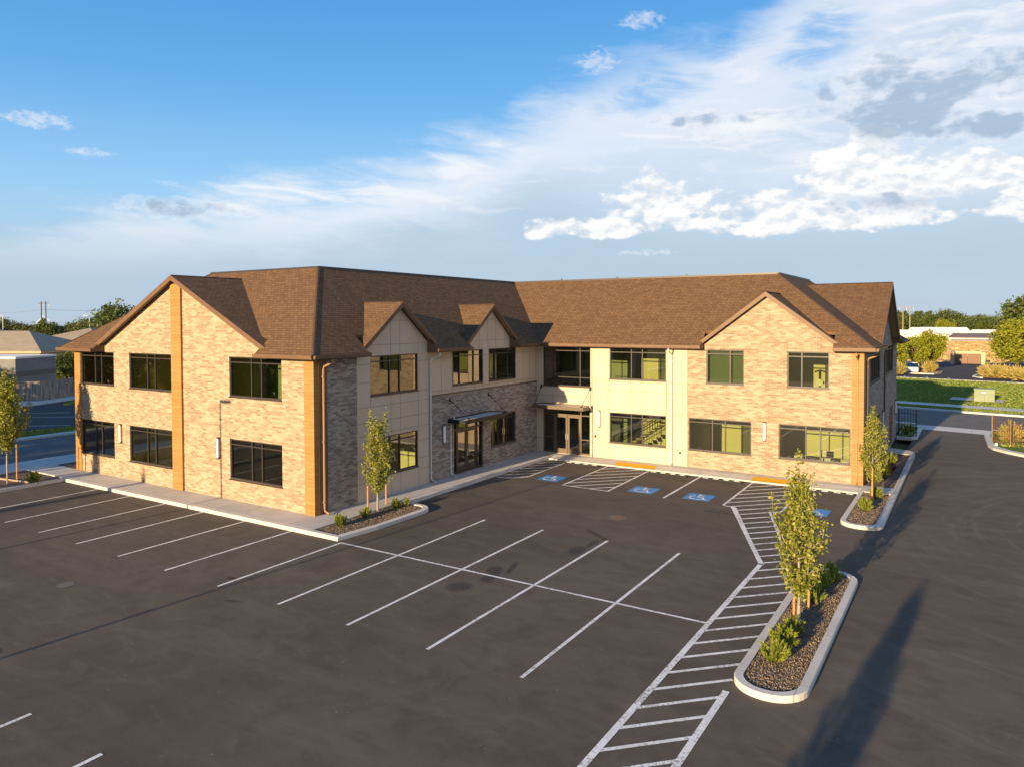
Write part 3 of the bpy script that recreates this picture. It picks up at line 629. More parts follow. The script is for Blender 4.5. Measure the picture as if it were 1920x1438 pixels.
for z in (1.,3.0,4.1,4.62): joint('C',3.8,z,9.5,z)
for z in (1.,3.6): joint('C',.03,z,.5 if z<3 else 3.7,z)
for u in (3.82,4.9,6.25,6.93,8.36,9.25): 
    joint('C',u,2.9,u,4.7); joint('C',u,.15,u,1.06)
    if u in (3.82,4.9,8.36,9.25): joint('C',u,1.0,u,6.6)
for u in (1.2,3.0): joint('C',u,2.9,u,4.15)
mb.build('panel_wall',['panel','joint'],BD)
mb=MB(); wallgrid(mb,'C',9.56,17.74,.1,ZT,inr('C',9.56,17.8),d=.03); P=FR['C']
fbox(mb,'C',9.54,9.56,.1,ZT,-.05,.03)
mb.poly([P(13.72-3.5,ZT,.03),P(13.72+3.5,ZT,.03),P(13.72,9.53-.18,.03)],0,[(10.2,ZT),(17.2,ZT),(13.72,9.35)]); mb.build('brick_wall','brick',BD)
mb=MB(); mb.box(17.74,17.98,D-.07,D+.3,.1,ZT); mb.box(18.0,W+.03,D-.07,D+.55,.1,ZT); mb.build('corner_post','wood',BD)
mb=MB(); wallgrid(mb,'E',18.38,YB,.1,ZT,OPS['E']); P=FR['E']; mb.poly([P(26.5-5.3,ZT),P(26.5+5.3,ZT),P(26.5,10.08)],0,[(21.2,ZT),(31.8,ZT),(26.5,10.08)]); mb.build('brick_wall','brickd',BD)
mb=MB(); wallgrid(mb,'K',-W,L,.1,ZT,[]); mb.build('brick_wall','brick',BD); mb=MB(); wallgrid(mb,'W',-YB,-.5,.1,ZT,OPS['W']); mb.build('brick_wall','brick',BD)
# windows
VOID=('B',12.80)
for (fr,u0,u1,z0,z1,mul,tr,gl,lab) in WIN:
    f=MB(); t=.055; d0,d1=-.13,-.04
    fbox(f,fr,u0,u1,z0,z0+t,d0,d1); fbox(f,fr,u0,u1,z1-t,z1,d0,d1); fbox(f,fr,u0,u0+t,z0+t,z1-t,d0,d1); fbox(f,fr,u1-t,u1,z0+t,z1-t,d0,d1)
    fbox(f,fr,u0-.02,u1+.02,z0-.05,z0-.001,-.1,.075 if fr=='B' and z0<2 and u0>7.5 else .05)
    for q in mul: u=u0+(u1-u0)*q; fbox(f,fr,u-.028,u+.028,z0+t,z1-t,d0+.003,d1-.003)
    for q in tr: z=z0+(z1-z0)*q; fbox(f,fr,u0+t,u1-t,z-.024,z+.024,d0+.006,d1+.004)
    o=f.build('window','bronze',BD)
    g=MB(); P=FR[fr]; g.poly([P(u0+.02,z0+.02,-.09),P(u1-.02,z0+.02,-.09),P(u1-.02,z1-.02,-.09),P(u0+.02,z1-.02,-.09)]); g.build('pane',gl,o)
# doors
def entrance(fr,u0,u1,z0,z1,v,leaf0,leaf1,top,mt,side):
    w_=u1-u0; U=lambda q:u0+w_*q; f=MB(); t=.07; d0,d1=-.14,-.03
    fbox(f,fr,u0,u1,z1-t,z1,d0,d1)
    for q in v: fbox(f,fr,U(q)-.035,U(q)+.035,z0,z1-t,d0,d1)
    fbox(f,fr,u0+t,u1-t,top-.03,top+.03,d0+.004,d1-.004)
    for a_,b_ in side: fbox(f,fr,U(a_),U(b_),z0,z0+.1,d0+.003,d1-.003); fbox(f,fr,U(a_),U(b_),z0+.88,z0+.93,d0+.003,d1-.003)
    o=f.build('door_frame','bronze' if fr=='B' else mt,BD)
    g=MB(); P=FR[fr]
    for a_,b_ in side+[(leaf0,leaf1)]:
        zz=z0+.02 if (a_,b_)!=(leaf0,leaf1) else top; g.poly([P(U(a_),zz,-.1),P(U(b_),zz,-.1),P(U(b_),z1-.05,-.1),P(U(a_),z1-.05,-.1)])
    g.build('pane','glass',o)
    mid=(leaf0+leaf1)/2
    for k,(a_,b_) in enumerate(((leaf0,mid),(mid,leaf1))):
        a=U(a_)+.04; b=U(b_)-.012 if k==0 else U(b_)-.04; a=a if k==0 else U(a_)+.012
        l=MB(); s=.115; e0,e1=-.115,-.055; zt=top-.035
        fbox(l,fr,a,b,z0+.01,z0+.28,e0,e1); fbox(l,fr,a,b,zt-.14,zt,e0,e1); fbox(l,fr,a,a+s,z0+.28,zt-.14,e0,e1); fbox(l,fr,b-s,b,z0+.28,zt-.14,e0,e1)
        dr=l.build('door',mt,BD); P=FR[fr]
        g=MB(); g.poly([P(a+s-.01,z0+.27,-.085),P(b-s+.01,z0+.27,-.085),P(b-s+.01,zt-.13,-.085),P(a+s-.01,zt-.13,-.085)]); g.build('pane','glass',dr)
        h=MB(); hu=b-s/2 if k==0 else a+s/2; h.tube([P(hu,z0+.85,-.05),P(hu,z0+.85,.03),P(hu,z0+1.2,.03),P(hu,z0+1.2,-.05)],.014); h.build('handle','whitem',dr)
entrance('B',9.37,12.05,G0,2.87,(.013,.13,.83,.987),.13,.83,2.45,'bronze',[(.02,.12),(.84,.98)])
entrance('C',.51,3.70,G0,2.87,(.012,.235,.8,.988),.235,.8,2.5,'doorbr',[(.02,.22),(.81,.98)])
mb=MB(); fbox(mb,'E',30.4,32.6,G0,2.6,-.12,-.06); M['redoor']=mat('brown_red_paint',(.13,.035,.025),.6); tag(mb.build('service_door','redoor',BD),'dark red steel double door on the end wall')
# concrete threshold under everything
mb=MB(); mb.box(-L+.05,-.05,.05,D-.05,-.1,.14); mb.box(-L+.05,W-.05,D+.05,YB-.05,-.1,.14); mb.build('foundation','ifloor',BD)
# interior
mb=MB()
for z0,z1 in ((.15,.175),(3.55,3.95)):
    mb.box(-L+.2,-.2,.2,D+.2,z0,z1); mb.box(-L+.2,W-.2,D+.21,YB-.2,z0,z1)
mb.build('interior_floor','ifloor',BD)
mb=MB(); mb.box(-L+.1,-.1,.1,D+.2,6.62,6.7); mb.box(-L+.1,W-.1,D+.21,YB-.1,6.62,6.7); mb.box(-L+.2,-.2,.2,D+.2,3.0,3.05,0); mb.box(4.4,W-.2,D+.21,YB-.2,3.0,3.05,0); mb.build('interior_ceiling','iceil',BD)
PT=[(-18.2,-6,4.6,4.72,0),(-6,-5.88,.25,4.6,0),(-14.1,-13.98,.25,4.6,0),(-9.8,-9.68,.25,4.6,0),(-3.9,-3.8,2.6,9,0),(-3.8,-.2,8.9,9.0,0),(-4.6,-4.5,9,D,0),(-4.5,-.2,12.35,12.45,1),(-1,4.3,D+5.2,D+5.3,1),(4.35,9.3,D+3.9,D+4.0,0),(9.3,9.42,D+.25,D+5.,0),(9.42,18.0,D+4.7,D+4.8,0),(13.5,13.62,D+.25,D+4.7,0)]
for z0,z1 in ((.175,3.0),(3.95,6.62)):
    for x0,x1,y0,y1,m_ in PT: MB().box(x0,x1,y0,y1,z0,z1).build('partition','innerd' if m_ else 'inner',BD)
MB().box(-5.8,-1.,2.5,2.6,3.95,6.62).build('partition','innerd',BD)
for x,y,z in ((6.4,D+3.88,3.96),(11.2,D+4.68,.18),(15.8,D+4.68,3.96),(-2.6,2.48,3.96),(2.6,D+5.18,.18)): MB().box(x,x+.95,y-.02,y,z,z+2.1).build('inner_door','ifloor',BD)
# dark blinds / ducts seen behind upper panes
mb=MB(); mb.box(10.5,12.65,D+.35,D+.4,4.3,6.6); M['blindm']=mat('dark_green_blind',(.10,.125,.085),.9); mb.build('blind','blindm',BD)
# stair inside the cream wing
st=MB()
for k in range(12): st.box(4.7+k*.29,5.0+k*.29,D+1.0,D+2.2,.3+k*.19,.34+k*.19)
so=st.build('staircase','inner',BD); rl=MB()
for y in (D+.95,D+2.25):
    for dz in (.95,.55): rl.tube([(4.7,y,.3+dz),(8.18,y,2.55+dz*.98)],.026,n=6)
    for k in range(22): x=4.75+k*.16; rl.tube([(x,y,.33+(x-4.7)*.65),(x,y,1.22+(x-4.7)*.65)],.011,n=4)
rl.build('railing','rail',so)
rl=MB(); rl.tube([(5.0,D+.7,4.85),(6.6,D+.7,4.85)],.02,n=6); rl.tube([(5.0,D+.7,4.5),(6.6,D+.7,4.5)],.014,n=6)
for k in range(9): rl.tube([(5.0+k*.2,D+.7,3.95),(5.0+k*.2,D+.7,4.85)],.012,n=4)
rl.build('railing','rail',BD)
# ---- roof
ZE=6.75; ZP=10.72
O=dict(l=-19.0,r=18.84,f=-.6,i=.6,j=17.23,b=YB+.6)
pl=dict(l=-12.4,r=13.34,f=4.15,i=-4.15,j=21.98,b=YB+.6-4.75)
rf=MB(); T=.14
sA=(ZP-ZE)/4.75
def zA(y): return ZE+sA*(y-O['f'])
def zB(x): return ZE+sA*(O['i']-x)
def zC(y): return ZE+sA*(y-O['j'])
def zE(x): return ZE+(ZP-ZE)/5.5*(O['r']-x)
nA=(-15.55,-2.95); nB=((2.62,7.3),(10.25,14.85)); nC=(10.45,16.95); nE=(21.4,31.6)
def face(pts): rf.prism(pts,T)
yA=lambda x:(x,O['f'],ZE)
face([(O['l'],O['f'],ZE),(nA[0],O['f'],ZE),(nA[0],.3,zA(.3)),(nA[1],.3,zA(.3)),(nA[1],O['f'],ZE),(O['i'],O['f'],ZE),(pl['i'],pl['f'],ZP),(pl['l'],pl['f'],ZP)])
q=[(O['i'],O['f'],ZE)]
for a_,b_ in nB: q+=[(O['i'],a_,ZE),(-.3,a_,zB(-.3)),(-.3,b_,zB(-.3)),(O['i'],b_,ZE)]
face(q+[(O['i'],O['j'],ZE),(pl['i'],pl['j'],ZP),(pl['i'],pl['f'],ZP)])
face([(O['i'],O['j'],ZE),(nC[0],O['j'],ZE),(nC[0],D+.3,zC(D+.3)),(nC[1],D+.3,zC(D+.3)),(nC[1],O['j'],ZE),(O['r'],O['j'],ZE),(pl['r'],pl['j'],ZP),(pl['i'],pl['j'],ZP)])
face([(O['r'],O['j'],ZE),(O['r'],nE[0],ZE),(W-.3,nE[0],zE(W-.3)),(W-.3,nE[1],zE(W-.3)),(O['r'],nE[1],ZE),(O['r'],O['b'],ZE),(pl['r'],pl['b'],ZP),(pl['r'],pl['j'],ZP)])
face([(O['r'],O['b'],ZE),(O['l'],O['b'],ZE),(pl['l'],pl['b'],ZP),(pl['r'],pl['b'],ZP)])
face([(O['l'],O['b'],ZE),(O['l'],O['f'],ZE),(pl['l'],pl['f'],ZP),(pl['l'],pl['b'],ZP)])
rf.poly([(pl['l'],pl['f'],ZP-.06),(pl['i'],pl['f'],ZP-.06),(pl['i'],pl['j'],ZP-.06),(pl['r'],pl['j'],ZP-.06),(pl['r'],pl['b'],ZP-.06),(pl['l'],pl['b'],ZP-.06)])
# gables: slabs, rake boards, soffit under the rakes
GB=[('A',-9.2,6.95,10.3,.3,3.9),('B',5.17,2.83,9.03,.3,3.2),('B',12.8,2.76,9.03,.3,3.2),('C',13.72,3.62,9.55,.3,3.2),('E',26.5,5.45,10.25,.45,4.6)]
sf=MB(); RK=[]
for fr,c,h,zr,ov,dep in GB:
    P=FR[fr]; zf=ZE+.08; sl_=(zr-zf)/h; rk=MB(); RK.append(rk)
    for s in (-1,1):
        pts=[P(c,zr,ov),P(c,zr,-dep),P(c+s*h,zf,-dep),P(c+s*h,zf,ov)]; v0=Vector(pts[1])-Vector(pts[0]); v1=Vector(pts[3])-Vector(pts[0])
        if v0.cross(v1).z<0: pts=pts[::-1]
        rf.prism(pts,.1)
        def q4(d0,d1,za,zb,m,buf,e=0.,top=0.):
            A=[(c,zr-za),(c+s*(h+e),zf-za-e*sl_),(c+s*(h+e),zf-zb-e*sl_),(c,zr-zb)]
            F=[P(u,z,d1) for u,z in A]; Bk=[P(u,z,d0) for u,z in A]
            buf.poly(F,m); buf.poly(Bk[::-1],m)
            for k in range(4): j=(k+1)%4; buf.poly([F[k],Bk[k],Bk[j],F[j]],m)
        q4(ov+.004,ov+.035,.0,.24,0,rk,.02)
        q4(.003,ov+.002,.105,.13,0,sf)
sh=rf.build('roof','shingle',BD); 
for k in RK: k.build('rake_board','fascia',sh)
# eave soffits, fascia and gutters
zs0,zs1=6.58,6.61
def strip_s(x0,x1,y0,y1): sf.box(x0,x1,y0,y1,zs0,zs1)
strip_s(O['l'],nA[0],O['f'],0); strip_s(nA[1],O['i'],O['f'],0)
for a_,b_ in ((0,nB[0][0]),(nB[0][1],nB[1][0]),(nB[1][1],D)): strip_s(0,O['i'],a_,b_)
strip_s(O['i'],nC[0],O['j'],D); strip_s(nC[1],O['r'],O['j'],D)
strip_s(W,O['r'],D,nE[0]); strip_s(W,O['r'],nE[1],O['b']); strip_s(O['l'],-L,0,O['b']); strip_s(-L,W,YB,O['b'])
sf.build('soffit','soffit',sh)
def gut(x0,y0,x1,y1,nx,ny):
    gt=MB()
    for d0,d1,za,zb in ((-.03,.0,6.575,6.75),(.0,.10,6.60,6.735),(.10,.125,6.66,6.755)):
        X0,X1=sorted((x0+nx*d0,x1+nx*d1)) if nx else (x0,x1); Y0,Y1=sorted((y0+ny*d0,y1+ny*d1)) if ny else (y0,y1); gt.box(X0,X1,Y0,Y1,za,zb)
    gt.build('gutter','fascia',sh)
gut(O['l'],O['f'],nA[0],O['f'],0,-1); gut(nA[1],O['f'],O['i'],O['f'],0,-1)
gut(O['i'],O['f'],O['i'],nB[0][0],1,0); gut(O['i'],nB[0][1],O['i'],nB[1][0],1,0); gut(O['i'],nB[1][1],O['i'],O['j'],1,0)
gut(O['i'],O['j'],nC[0],O['j'],0,-1); gut(nC[1],O['j'],O['r'],O['j'],0,-1)
gut(O['r'],O['j'],O['r'],nE[0],1,0); gut(O['r'],nE[1],O['r'],O['b'],1,0); gut(O['l'],O['f'],O['l'],O['b'],-1,0); gut(O['l'],O['b'],O['r'],O['b'],0,1)
# closed ends of the eaves beside the gables
def eave_end(fr,u,sgn,edge):
    gt=MB(); P=FR[fr]; gt.prism([P(u,zs0+.0,edge),P(u+sgn*.03,zs0,edge),P(u+sgn*.03,zs0,0),P(u,zs0,0)],.001)
    gt.poly([P(u+sgn*.004,zs0,edge),P(u+sgn*.004,zs0,.0),P(u+sgn*.004,ZE+sA*.55,.0),P(u+sgn*.004,ZE,edge)]); gt.build('eave_end','fascia',sh)
for u,s in ((nA[0],1),(nA[1],-1)): eave_end('A',u,s,.6)
for n_ in nB: eave_end('B',n_[0],1,.6); eave_end('B',n_[1],-1,.6)
for u,s in ((nC[0],1),(nC[1],-1)): eave_end('C',u,s,.6)
for u,s in ((nE[0],1),(nE[1],-1)): eave_end('E',u,s,.6)
def capline(p,q,w_=.075,hh=.02):
    rc=MB()
    p=Vector(p); q=Vector(q); t=(q-p).normalized(); n=Vector((0,0,1)).cross(t).normalized(); u=Vector((0,0,hh))
    a_,b_=p+u,q+u; dn=Vector((0,0,-.035))
    rc.poly([a_,b_,b_+n*w_+dn,a_+n*w_+dn][::-1]); rc.poly([a_,b_,b_-n*w_+dn,a_-n*w_+dn]); rc.build('ridge_cap','cap',sh)
capline((O['i'],O['f'],ZE),(pl['i'],pl['f'],ZP)); capline((O['l'],O['f'],ZE),(pl['l'],pl['f'],ZP)); capline((O['r'],O['j'],ZE),(pl['r'],pl['j'],ZP)); capline((O['r'],O['b'],ZE),(pl['r'],pl['b'],ZP))
for fr,c,h,zr,ov,dep in GB: P=FR[fr]; capline(P(c,zr,ov),P(c,zr,-(dep-.1)),.07)
pe=MB(); e=.05
pe.box(pl['l'],pl['i'],pl['f']-e,pl['f']+e,ZP-.06,ZP+.06); pe.box(pl['i']-e,pl['i']+e,pl['f'],pl['j'],ZP-.06,ZP+.062); pe.box(pl['i'],pl['r'],pl['j']-e,pl['j']+e,ZP-.06,ZP+.06); pe.box(pl['r']-e,pl['r']+e,pl['j'],pl['b'],ZP-.06,ZP+.062)
for x in (-.5,3.5,8): pe.box(x,x+.09,pl['j']-.02,pl['j']+.05,ZP+.06,ZP+.14)
pe.build('parapet_edge','bronze',sh)
# downspouts
def spout(fr,u,z0,z1,mt,kick=.25,w_=.045,side=0,reach=.6):
    mb=MB(); P=FR[fr]
    mb.tube([P(u+side,z1+.42,reach),P(u+side,z1+.3,reach),P(u+side*.4,z1+.1,.12),P(u,z1-.05,.075),P(u,z0+.28,.075),P(u,z0+.12,.1),P(u,z0+.03,.1+kick)],w_,n=6)
    for z in (z0+.5,(z0+z1)/2,z1-.3): fbox(mb,fr,u-.07,u+.07,z-.02,z+.02,.0,.125)
    return mb.build('downspout',mt,BD)
spout('B',.42,G0,6.15,'tanm'); spout('B',7.46,G0,6.15,'whitem',.3,.045,.12); spout('B',9.08,G0,2.85,'whitem',.3,.04,0,.3); spout('C',8.68,G0,6.15,'whitem',.1); spout('C',3.82,G0,2.8,'whitem',.1,.035,0,.3); spout('C',17.99,G0,6.1,'tanm',.1); spout('E',18.6,G0,6.1,'tanm',.1); spout('E',26.8,G0,6.2,'fascia',.1,.045,0,.12)
# wall lights
for i,(fr,u,z0,lab) in enumerate((('A',-14.08,1.95,None),('A',-6.19,1.92,None),('B',8.49,1.92,None),('C',4.28,1.92,None),('C',13.65,1.90,None),('E',26.3,1.9,None),('E',34.2,1.8,None))):
    d=.05 if fr=='B' else .03 if (fr=='C' and u>9) else 0
    mb=MB(); fbox(mb,fr,u-.075,u+.075,z0,z0+.98,d,d+.03); fbox(mb,fr,u-.07,u+.07,z0,z0+.045,d+.03,d+.12); fbox(mb,fr,u-.07,u+.07,z0+.935,z0+.98,d+.03,d+.12); fbox(mb,fr,u-.07,u+.07,z0+.08,z0+.095,d+.03,d+.118); fbox(mb,fr,u-.07,u+.07,z0+.885,z0+.9,d+.03,d+.118)
    o=mb.build('wall_light','black',BD); mb=MB(); fbox(mb,fr,u-.055,u+.055,z0+.045,z0+.935,d+.03,d+.11); mb.build('diffuser','lamp',o)
# canopies
def canopy(fr,u0,u1,z,dep,rods,slope):
    mb=MB(); fbox(mb,fr,u0,u1,z,z+.2,dep-.06,dep); fbox(mb,fr,u0,u0+.06,z,z+.2,.05,dep-.06); fbox(mb,fr,u1-.06,u1,z,z+.2,.05,dep-.06); fbox(mb,fr,u0+.06,u1-.06,z+.02,z+.22,.05,.1)
    o=mb.build('canopy','black' if fr=='B' else 'doorbr',BD); mb=MB(); n=int((u1-u0-.12)/.14); P=FR[fr]
    for k in range(n):
        a=u0+.06+k*.14; b=a+.07; mb.poly([P(a,z+.13,.1),P(b,z+.13,.1),P(b,z+.13,dep-.06),P(a,z+.13,dep-.06)]); 
        mb.poly([P(b,z+.13,.1),P(b+.015,z+.165,.1),P(b+.015,z+.165,dep-.06),P(b,z+.13,dep-.06)]); mb.poly([P(b+.015,z+.165,.1),P(b+.055,z+.165,.1),P(b+.055,z+.165,dep-.06),P(b+.015,z+.165,dep-.06)]); mb.poly([P(b+.055,z+.165,.1),P(a+.14,z+.13,.1),P(a+.14,z+.13,dep-.06),P(b+.055,z+.165,dep-.06)])
    mb.build('deck','deck',o)
    for ua,za,ub in rods:
        m=MB(); m.tube([P(ua,za,.06),P(ub,z+.22,dep-.1)],.016,n=6); m.tube([P(ua,za,.03),P(ua+(ub-ua)*.12,za-(za-z-.2)*.12,.06+dep*.1)],.035,n=6); fbox(m,fr,ua-.05,ua+.05,za-.09,za+.09,.04,.075); fbox(m,fr,ub-.03,ub+.03,z+.18,z+.27,dep-.14,dep-.05); m.build('support_rod','black',o)
canopy('B',8.85,12.9,2.93,1.15,((9.02,4.1,9.35),(12.55,4.1,12.75)),0)
canopy('C',.35,3.78,2.93,1.1,((.42,4.15,.5),(3.72,4.15,3.62)),0)
mb=MB(); mb.box(3.98,4.08,D-.05,D,1.3,1.44); mb.box(9.1,9.2,D-.06,D,.82,.92); mb.build('call_box','black',BD)
mb=MB(); mb.tube([(.06,17.5,2.9),(.25,17.45,2.85)],.05,n=8); mb.build('security_camera','whitem',BD)
# ---- furniture seen through the glass
def chair(x,y,rz,lab):
    t=empty('office_chair',(x,y,.175),lab,'chair','chairs round the meeting table'); 
    s=MB().box(-.22,.22,-.22,.22,.44,.5); s.build('seat','black',t,off=(0,0,0)); MB().box(-.21,.21,.2,.25,.55,1.0).build('backrest','whitem',t,off=(0,0,0))
    b=MB(); b.tube([(0,0,.05),(0,0,.45)],.03)
    for k in range(5): q=k*1.257; b.tube([(0,0,.1),(.28*math.cos(q),.28*math.sin(q),.04)],.02,n=5)
    b.build('base','black',t,off=(0,0,0)); b=MB(); b.tube([(0,.22,.45),(0,.24,.6)],.02); b.build('back_support','black',t,off=(0,0,0)); t.rotation_euler=(0,0,rz); return t
t=empty('meeting_table',(16.1,D+1.9,.175),'dark meeting table behind the lower right window','table')
MB().box(14.9,17.4,D+1.4,D+2.5,.88,.92).build('table_top','ifloor',t)
for x in (15.1,17.2):
    for y in (D+1.55,D+2.35): MB().box(x-.03,x+.03,y-.03,y+.03,.175,.88).build('leg','black',t)
chair(15.2,D+1.0,2.9,'pale-backed office chair at the left front of the meeting table'); chair(16.4,D+.95,3.4,'pale-backed office chair at the middle front of the meeting table'); chair(17.2,D+1.1,3.7,'pale-backed office chair at the right front of the meeting table'); chair(15.9,D+2.9,0,'pale-backed office chair on the far side of the meeting table')
t=empty('exercise_machine',(16.1,D+1.1,3.95),'black exercise machine behind the upper right window','exercise machine')
b=MB(); b.box(15.7,16.5,D+1.0,D+1.3,3.95,4.1); b.build('base','black',t)
b=MB(); b.tube([(16.1,D+1.1,4.0),(16.1,D+1.1,5.5)],.06); b.tube([(15.85,D+1.1,5.45),(16.1,D+1.1,5.55),(16.4,D+1.1,5.45)],.04); b.tube([(16.1,D+1.1,5.1),(16.3,D+1.,4.9)],.05); b.build('upright','black',t)
b=MB(); b.tube([(16.12,D+.82,4.95),(16.12,D+.88,4.95)],.17,n=16); b.build('disc','whitem',t)
# ================================================================== TREES & PLANTS
def leaf(mb,p,s,r,m=0,up=.0):
    n=Vector((r.gauss(0,1),r.gauss(0,1),r.gauss(0,1)+up)).normalized(); a=n.orthogonal().normalized(); a.rotate(Matrix.Rotation(r.uniform(0,6.28),3,n)); b=n.cross(a)
    i=len(mb.v); mb.v+=[tuple(p-a*s*.5),tuple(p+b*s*.33-n*s*.08),tuple(p+a*s*.55),tuple(p-b*s*.33-n*s*.08)]; mb.f.append([i,i+1,i+2,i+3]); mb.m.append(m); mb.uv+=[(0,0)]*4
def young_tree(h,zb,rm,seed,spires,nb,per,ls,name='maple_tree',lf='leafm',wide=.2):
    """trunk and crown meshes built round the origin; returns (trunk, crown) builders"""
    r=random.Random(seed); tr=MB(); cr=MB()
    tr.tube([(0,0,-.1),(.01,0,h*.25),(-.01,.01,h*.5),(.02,0,h*.85)],[.045,.036,.028,.008],n=7)
    def rad(t): return rm*(math.sin(min(1,t/ wide*.5+.08)*math.pi*.5) if t<wide*2 else max(.30,1-(t-wide*2)*1.05/(1-wide*2+.001)*.85))
    for k in range(nb):
        t=(k+.5)/nb; z=zb+(h-zb)*(t**1.05)*.86; a=k*2.4+r.uniform(-.4,.4); R_=rad(t)*r.uniform(.65,1.1)
        rise=(h-zb)*r.uniform(.10,.2)
        z0=max(zb*.75,z-rise*1.1); end=Vector((R_*math.cos(a),R_*math.sin(a),z+rise*.35)); st=Vector((0,0,z0)); mid=(st+end)/2+Vector((.3*R_*math.cos(a),.3*R_*math.sin(a),-rise*.15))
        tr.tube([st,mid,end],[.014,.009,.004],n=4,caps=False)
        for q in range(per):
            u=r.random()**.7; p=(st*(1-u)**2+mid*2*u*(1-u)+end*u*u); sg=.035+.06*rm*(1.1-u*.3)
            leaf(cr,p+Vector((r.gauss(0,sg),r.gauss(0,sg),r.gauss(0,sg*1.1))),ls*r.uniform(.5,1.2),r)
    for (dx,dy,zt,n_) in spires:
        st=Vector((dx*.3,dy*.3,h*.45)); en=Vector((dx,dy,zt)); tr.tube([st,(st+en)/2+Vector((dx*.25,dy*.25,0)),en],[.014,.009,.003],n=4,caps=False)
        for q in range(n_):
            u=r.random(); p=st.lerp(en,u)+Vector((dx*.25,dy*.25,0))*(4*u*(1-u))*.5; sg=.15*(1-u)+.045; leaf(cr,p+Vector((r.gauss(0,sg),r.gauss(0,sg),r.gauss(0,.05))),ls*r.uniform(.6,1.2),r)
    return tr,cr
def place_tree(x,y,z,label,tr,cr,cat='tree',name='maple_tree',lf='leafm',group=None,bk='bark',rz=0):
    t=empty(name,(x,y,z),label,cat,group); tr.build('trunk',bk,t,off=(0,0,0),smooth=True); cr.build('crown',lf,t,off=(0,0,0)); t.rotation_euler=(0,0,rz); return t
def stakes(x,y,z,pts,h,lab,strap=True):
    for k,(dx,dy) in enumerate(pts):
        m=MB(); m.tube([(0,0,-.1),(.01,.0,h)],.035,n=8); o=m.build('tree_stake','stake',None,off=(0,0,0)); o.location=(x+dx,y+dy,z); tag(o,lab[k],'stake','wooden stakes beside the young trees')
T1=young_tree(4.4,1.15,.70,14,[(0.,0,4.62,200),(.36,.05,4.1,100),(-.30,.1,4.2,110),(-.70,.0,3.5,100),(.1,-.2,4.0,60),(.62,.1,2.9,80)],34,118,.10)
place_tree(18.97,-1.04,.11,'young maple with yellow-green leaves on the long foreground island',*T1,group='young trees in the kerbed beds')
T2=young_tree(4.25,1.0,.72,5,[(-.3,0,4.25,340),(.34,.05,4.2,360)],42,92,.095)
place_tree(1.42,2.13,.11,'young two-pronged tree in the planter by the near building corner',*T2,group='young trees in the kerbed beds',rz=.56)
T3=young_tree(4.15,1.15,.66,8,[(.0,0,4.2,300),(.45,.1,3.3,260)],42,88,.095)
place_tree(18.97,15.08,.11,'young slim tree in the bed at the right corner of the building',*T3,group='young trees in the kerbed beds')
T4=young_tree(5.7,2.1,1.15,21,[(0,0,5.7,300),(.4,0,4.9,250)],60,110,.13)
place_tree(-17.87,-3.65,.1,'fuller young tree in the bark bed at the far left edge',*T4,group='young trees in the kerbed beds')
stakes(18.97,-1.04,.11,[(-.17,.27),(-.02,1.45)],1.75,['orange wooden stake just left of the foreground maple','orange wooden stake behind the foreground maple'])
stakes(1.42,2.13,.11,[(.25,-.85),(-.31,.88)],1.25,['leaning wooden stake left of the two-pronged corner tree','wooden stake right of the two-pronged corner tree'])
stakes(18.97,15.08,.11,[(0.02,-.35)],1.5,['wooden stake against the trunk of the slim right corner tree'])
stakes(-17.87,-3.65,.1,[(-.55,.68)],1.85,['thin wooden stake right of the far left tree'])
m=MB(); m.tube([(-19.5,-3.4,.15),(-15.6+-.9,-2.9,.15)],.05,n=6); tag(m.build('fallen_stake','bark'),'pale fallen stake lying in the bark bed','stake')
# trees south of the frame that throw the long shadows
for (x,y,h_,lab,rz) in ((19.35,-22.3,5.0,'young maple on the island beyond the bottom right of the view',.5),(-17.9,-16.5,5.9,'young maple in the western bed nearer than the view',1.),(-14.3,-26,5.6,'young maple south of the left wing',2.)):
    t=place_tree(x,y,.1,lab,*T4,group='young trees outside the view',rz=rz); s=h_/5.7; t.scale=(s*.42,s*.42,s) if x<0 else (s*.6,s*.6,s)
def lightpole(x,y,h_,ax,lab):
    t=empty('light_pole',(x,y,0),lab,'light pole','car park light poles'); MB().tube([(x,y,0),(x,y,h_)],[.06,.04],n=10).build('pole','bronze',t); MB().tube([(x,y,0),(x,y,.6)],.25,n=14).build('base','walk',t); MB().box(x,x+ax,y-.13,y+.13,h_-.1,h_).build('lamp_head','bronze',t)
lightpole(-7.25,-14.5,7.25,.75,'dark car park light pole south of the left wing'); lightpole(1.75,-27,7.4,.6,'dark car park light pole beyond the lower left of the view')
# big crowns
def big_tree(seed,rx,rz,zc,ncl,per,ls,hole=.0,cs=.28,trunk=True,lean=0,cone=0.):
    r=random.Random(seed); cr=MB(); tr=MB()
    for k in range(ncl):
        while True:
            v=Vector((r.uniform(-1,1),r.uniform(-1,1),r.uniform(-1,1)))
            if .25<v.length<1: break
        v=v.normalized()*(v.length**.45)*r.uniform(.72,1.06); kx=1-cone*(v.z+1)/2
        c=Vector((v.x*rx*kx,v.y*rx*kx,zc+v.z*rz)); s=rx*cs*r.uniform(.6,1.2)*(1-cone*.4*(v.z+1)/2)
        if trunk and k%6==0: tr.tube([(0,0,zc-rz*.7),tuple((c+Vector((0,0,zc-rz)))/2),tuple(c)],[rx*.05,rx*.03,rx*.01],n=5,caps=False)
        for q in range(per):
            d=Vector((r.gauss(0,1),r.gauss(0,1),r.gauss(0,1))).normalized()*s*(r.random()**.4); leaf(cr,c+d,ls*r.uniform(.6,1.3),r,up=.5)
    tr.tube([(0,0,-.2),(0,0,zc-rz*.5),(0,0,zc)],[rx*.09,rx*.07,rx*.03],n=7)
    return tr,cr
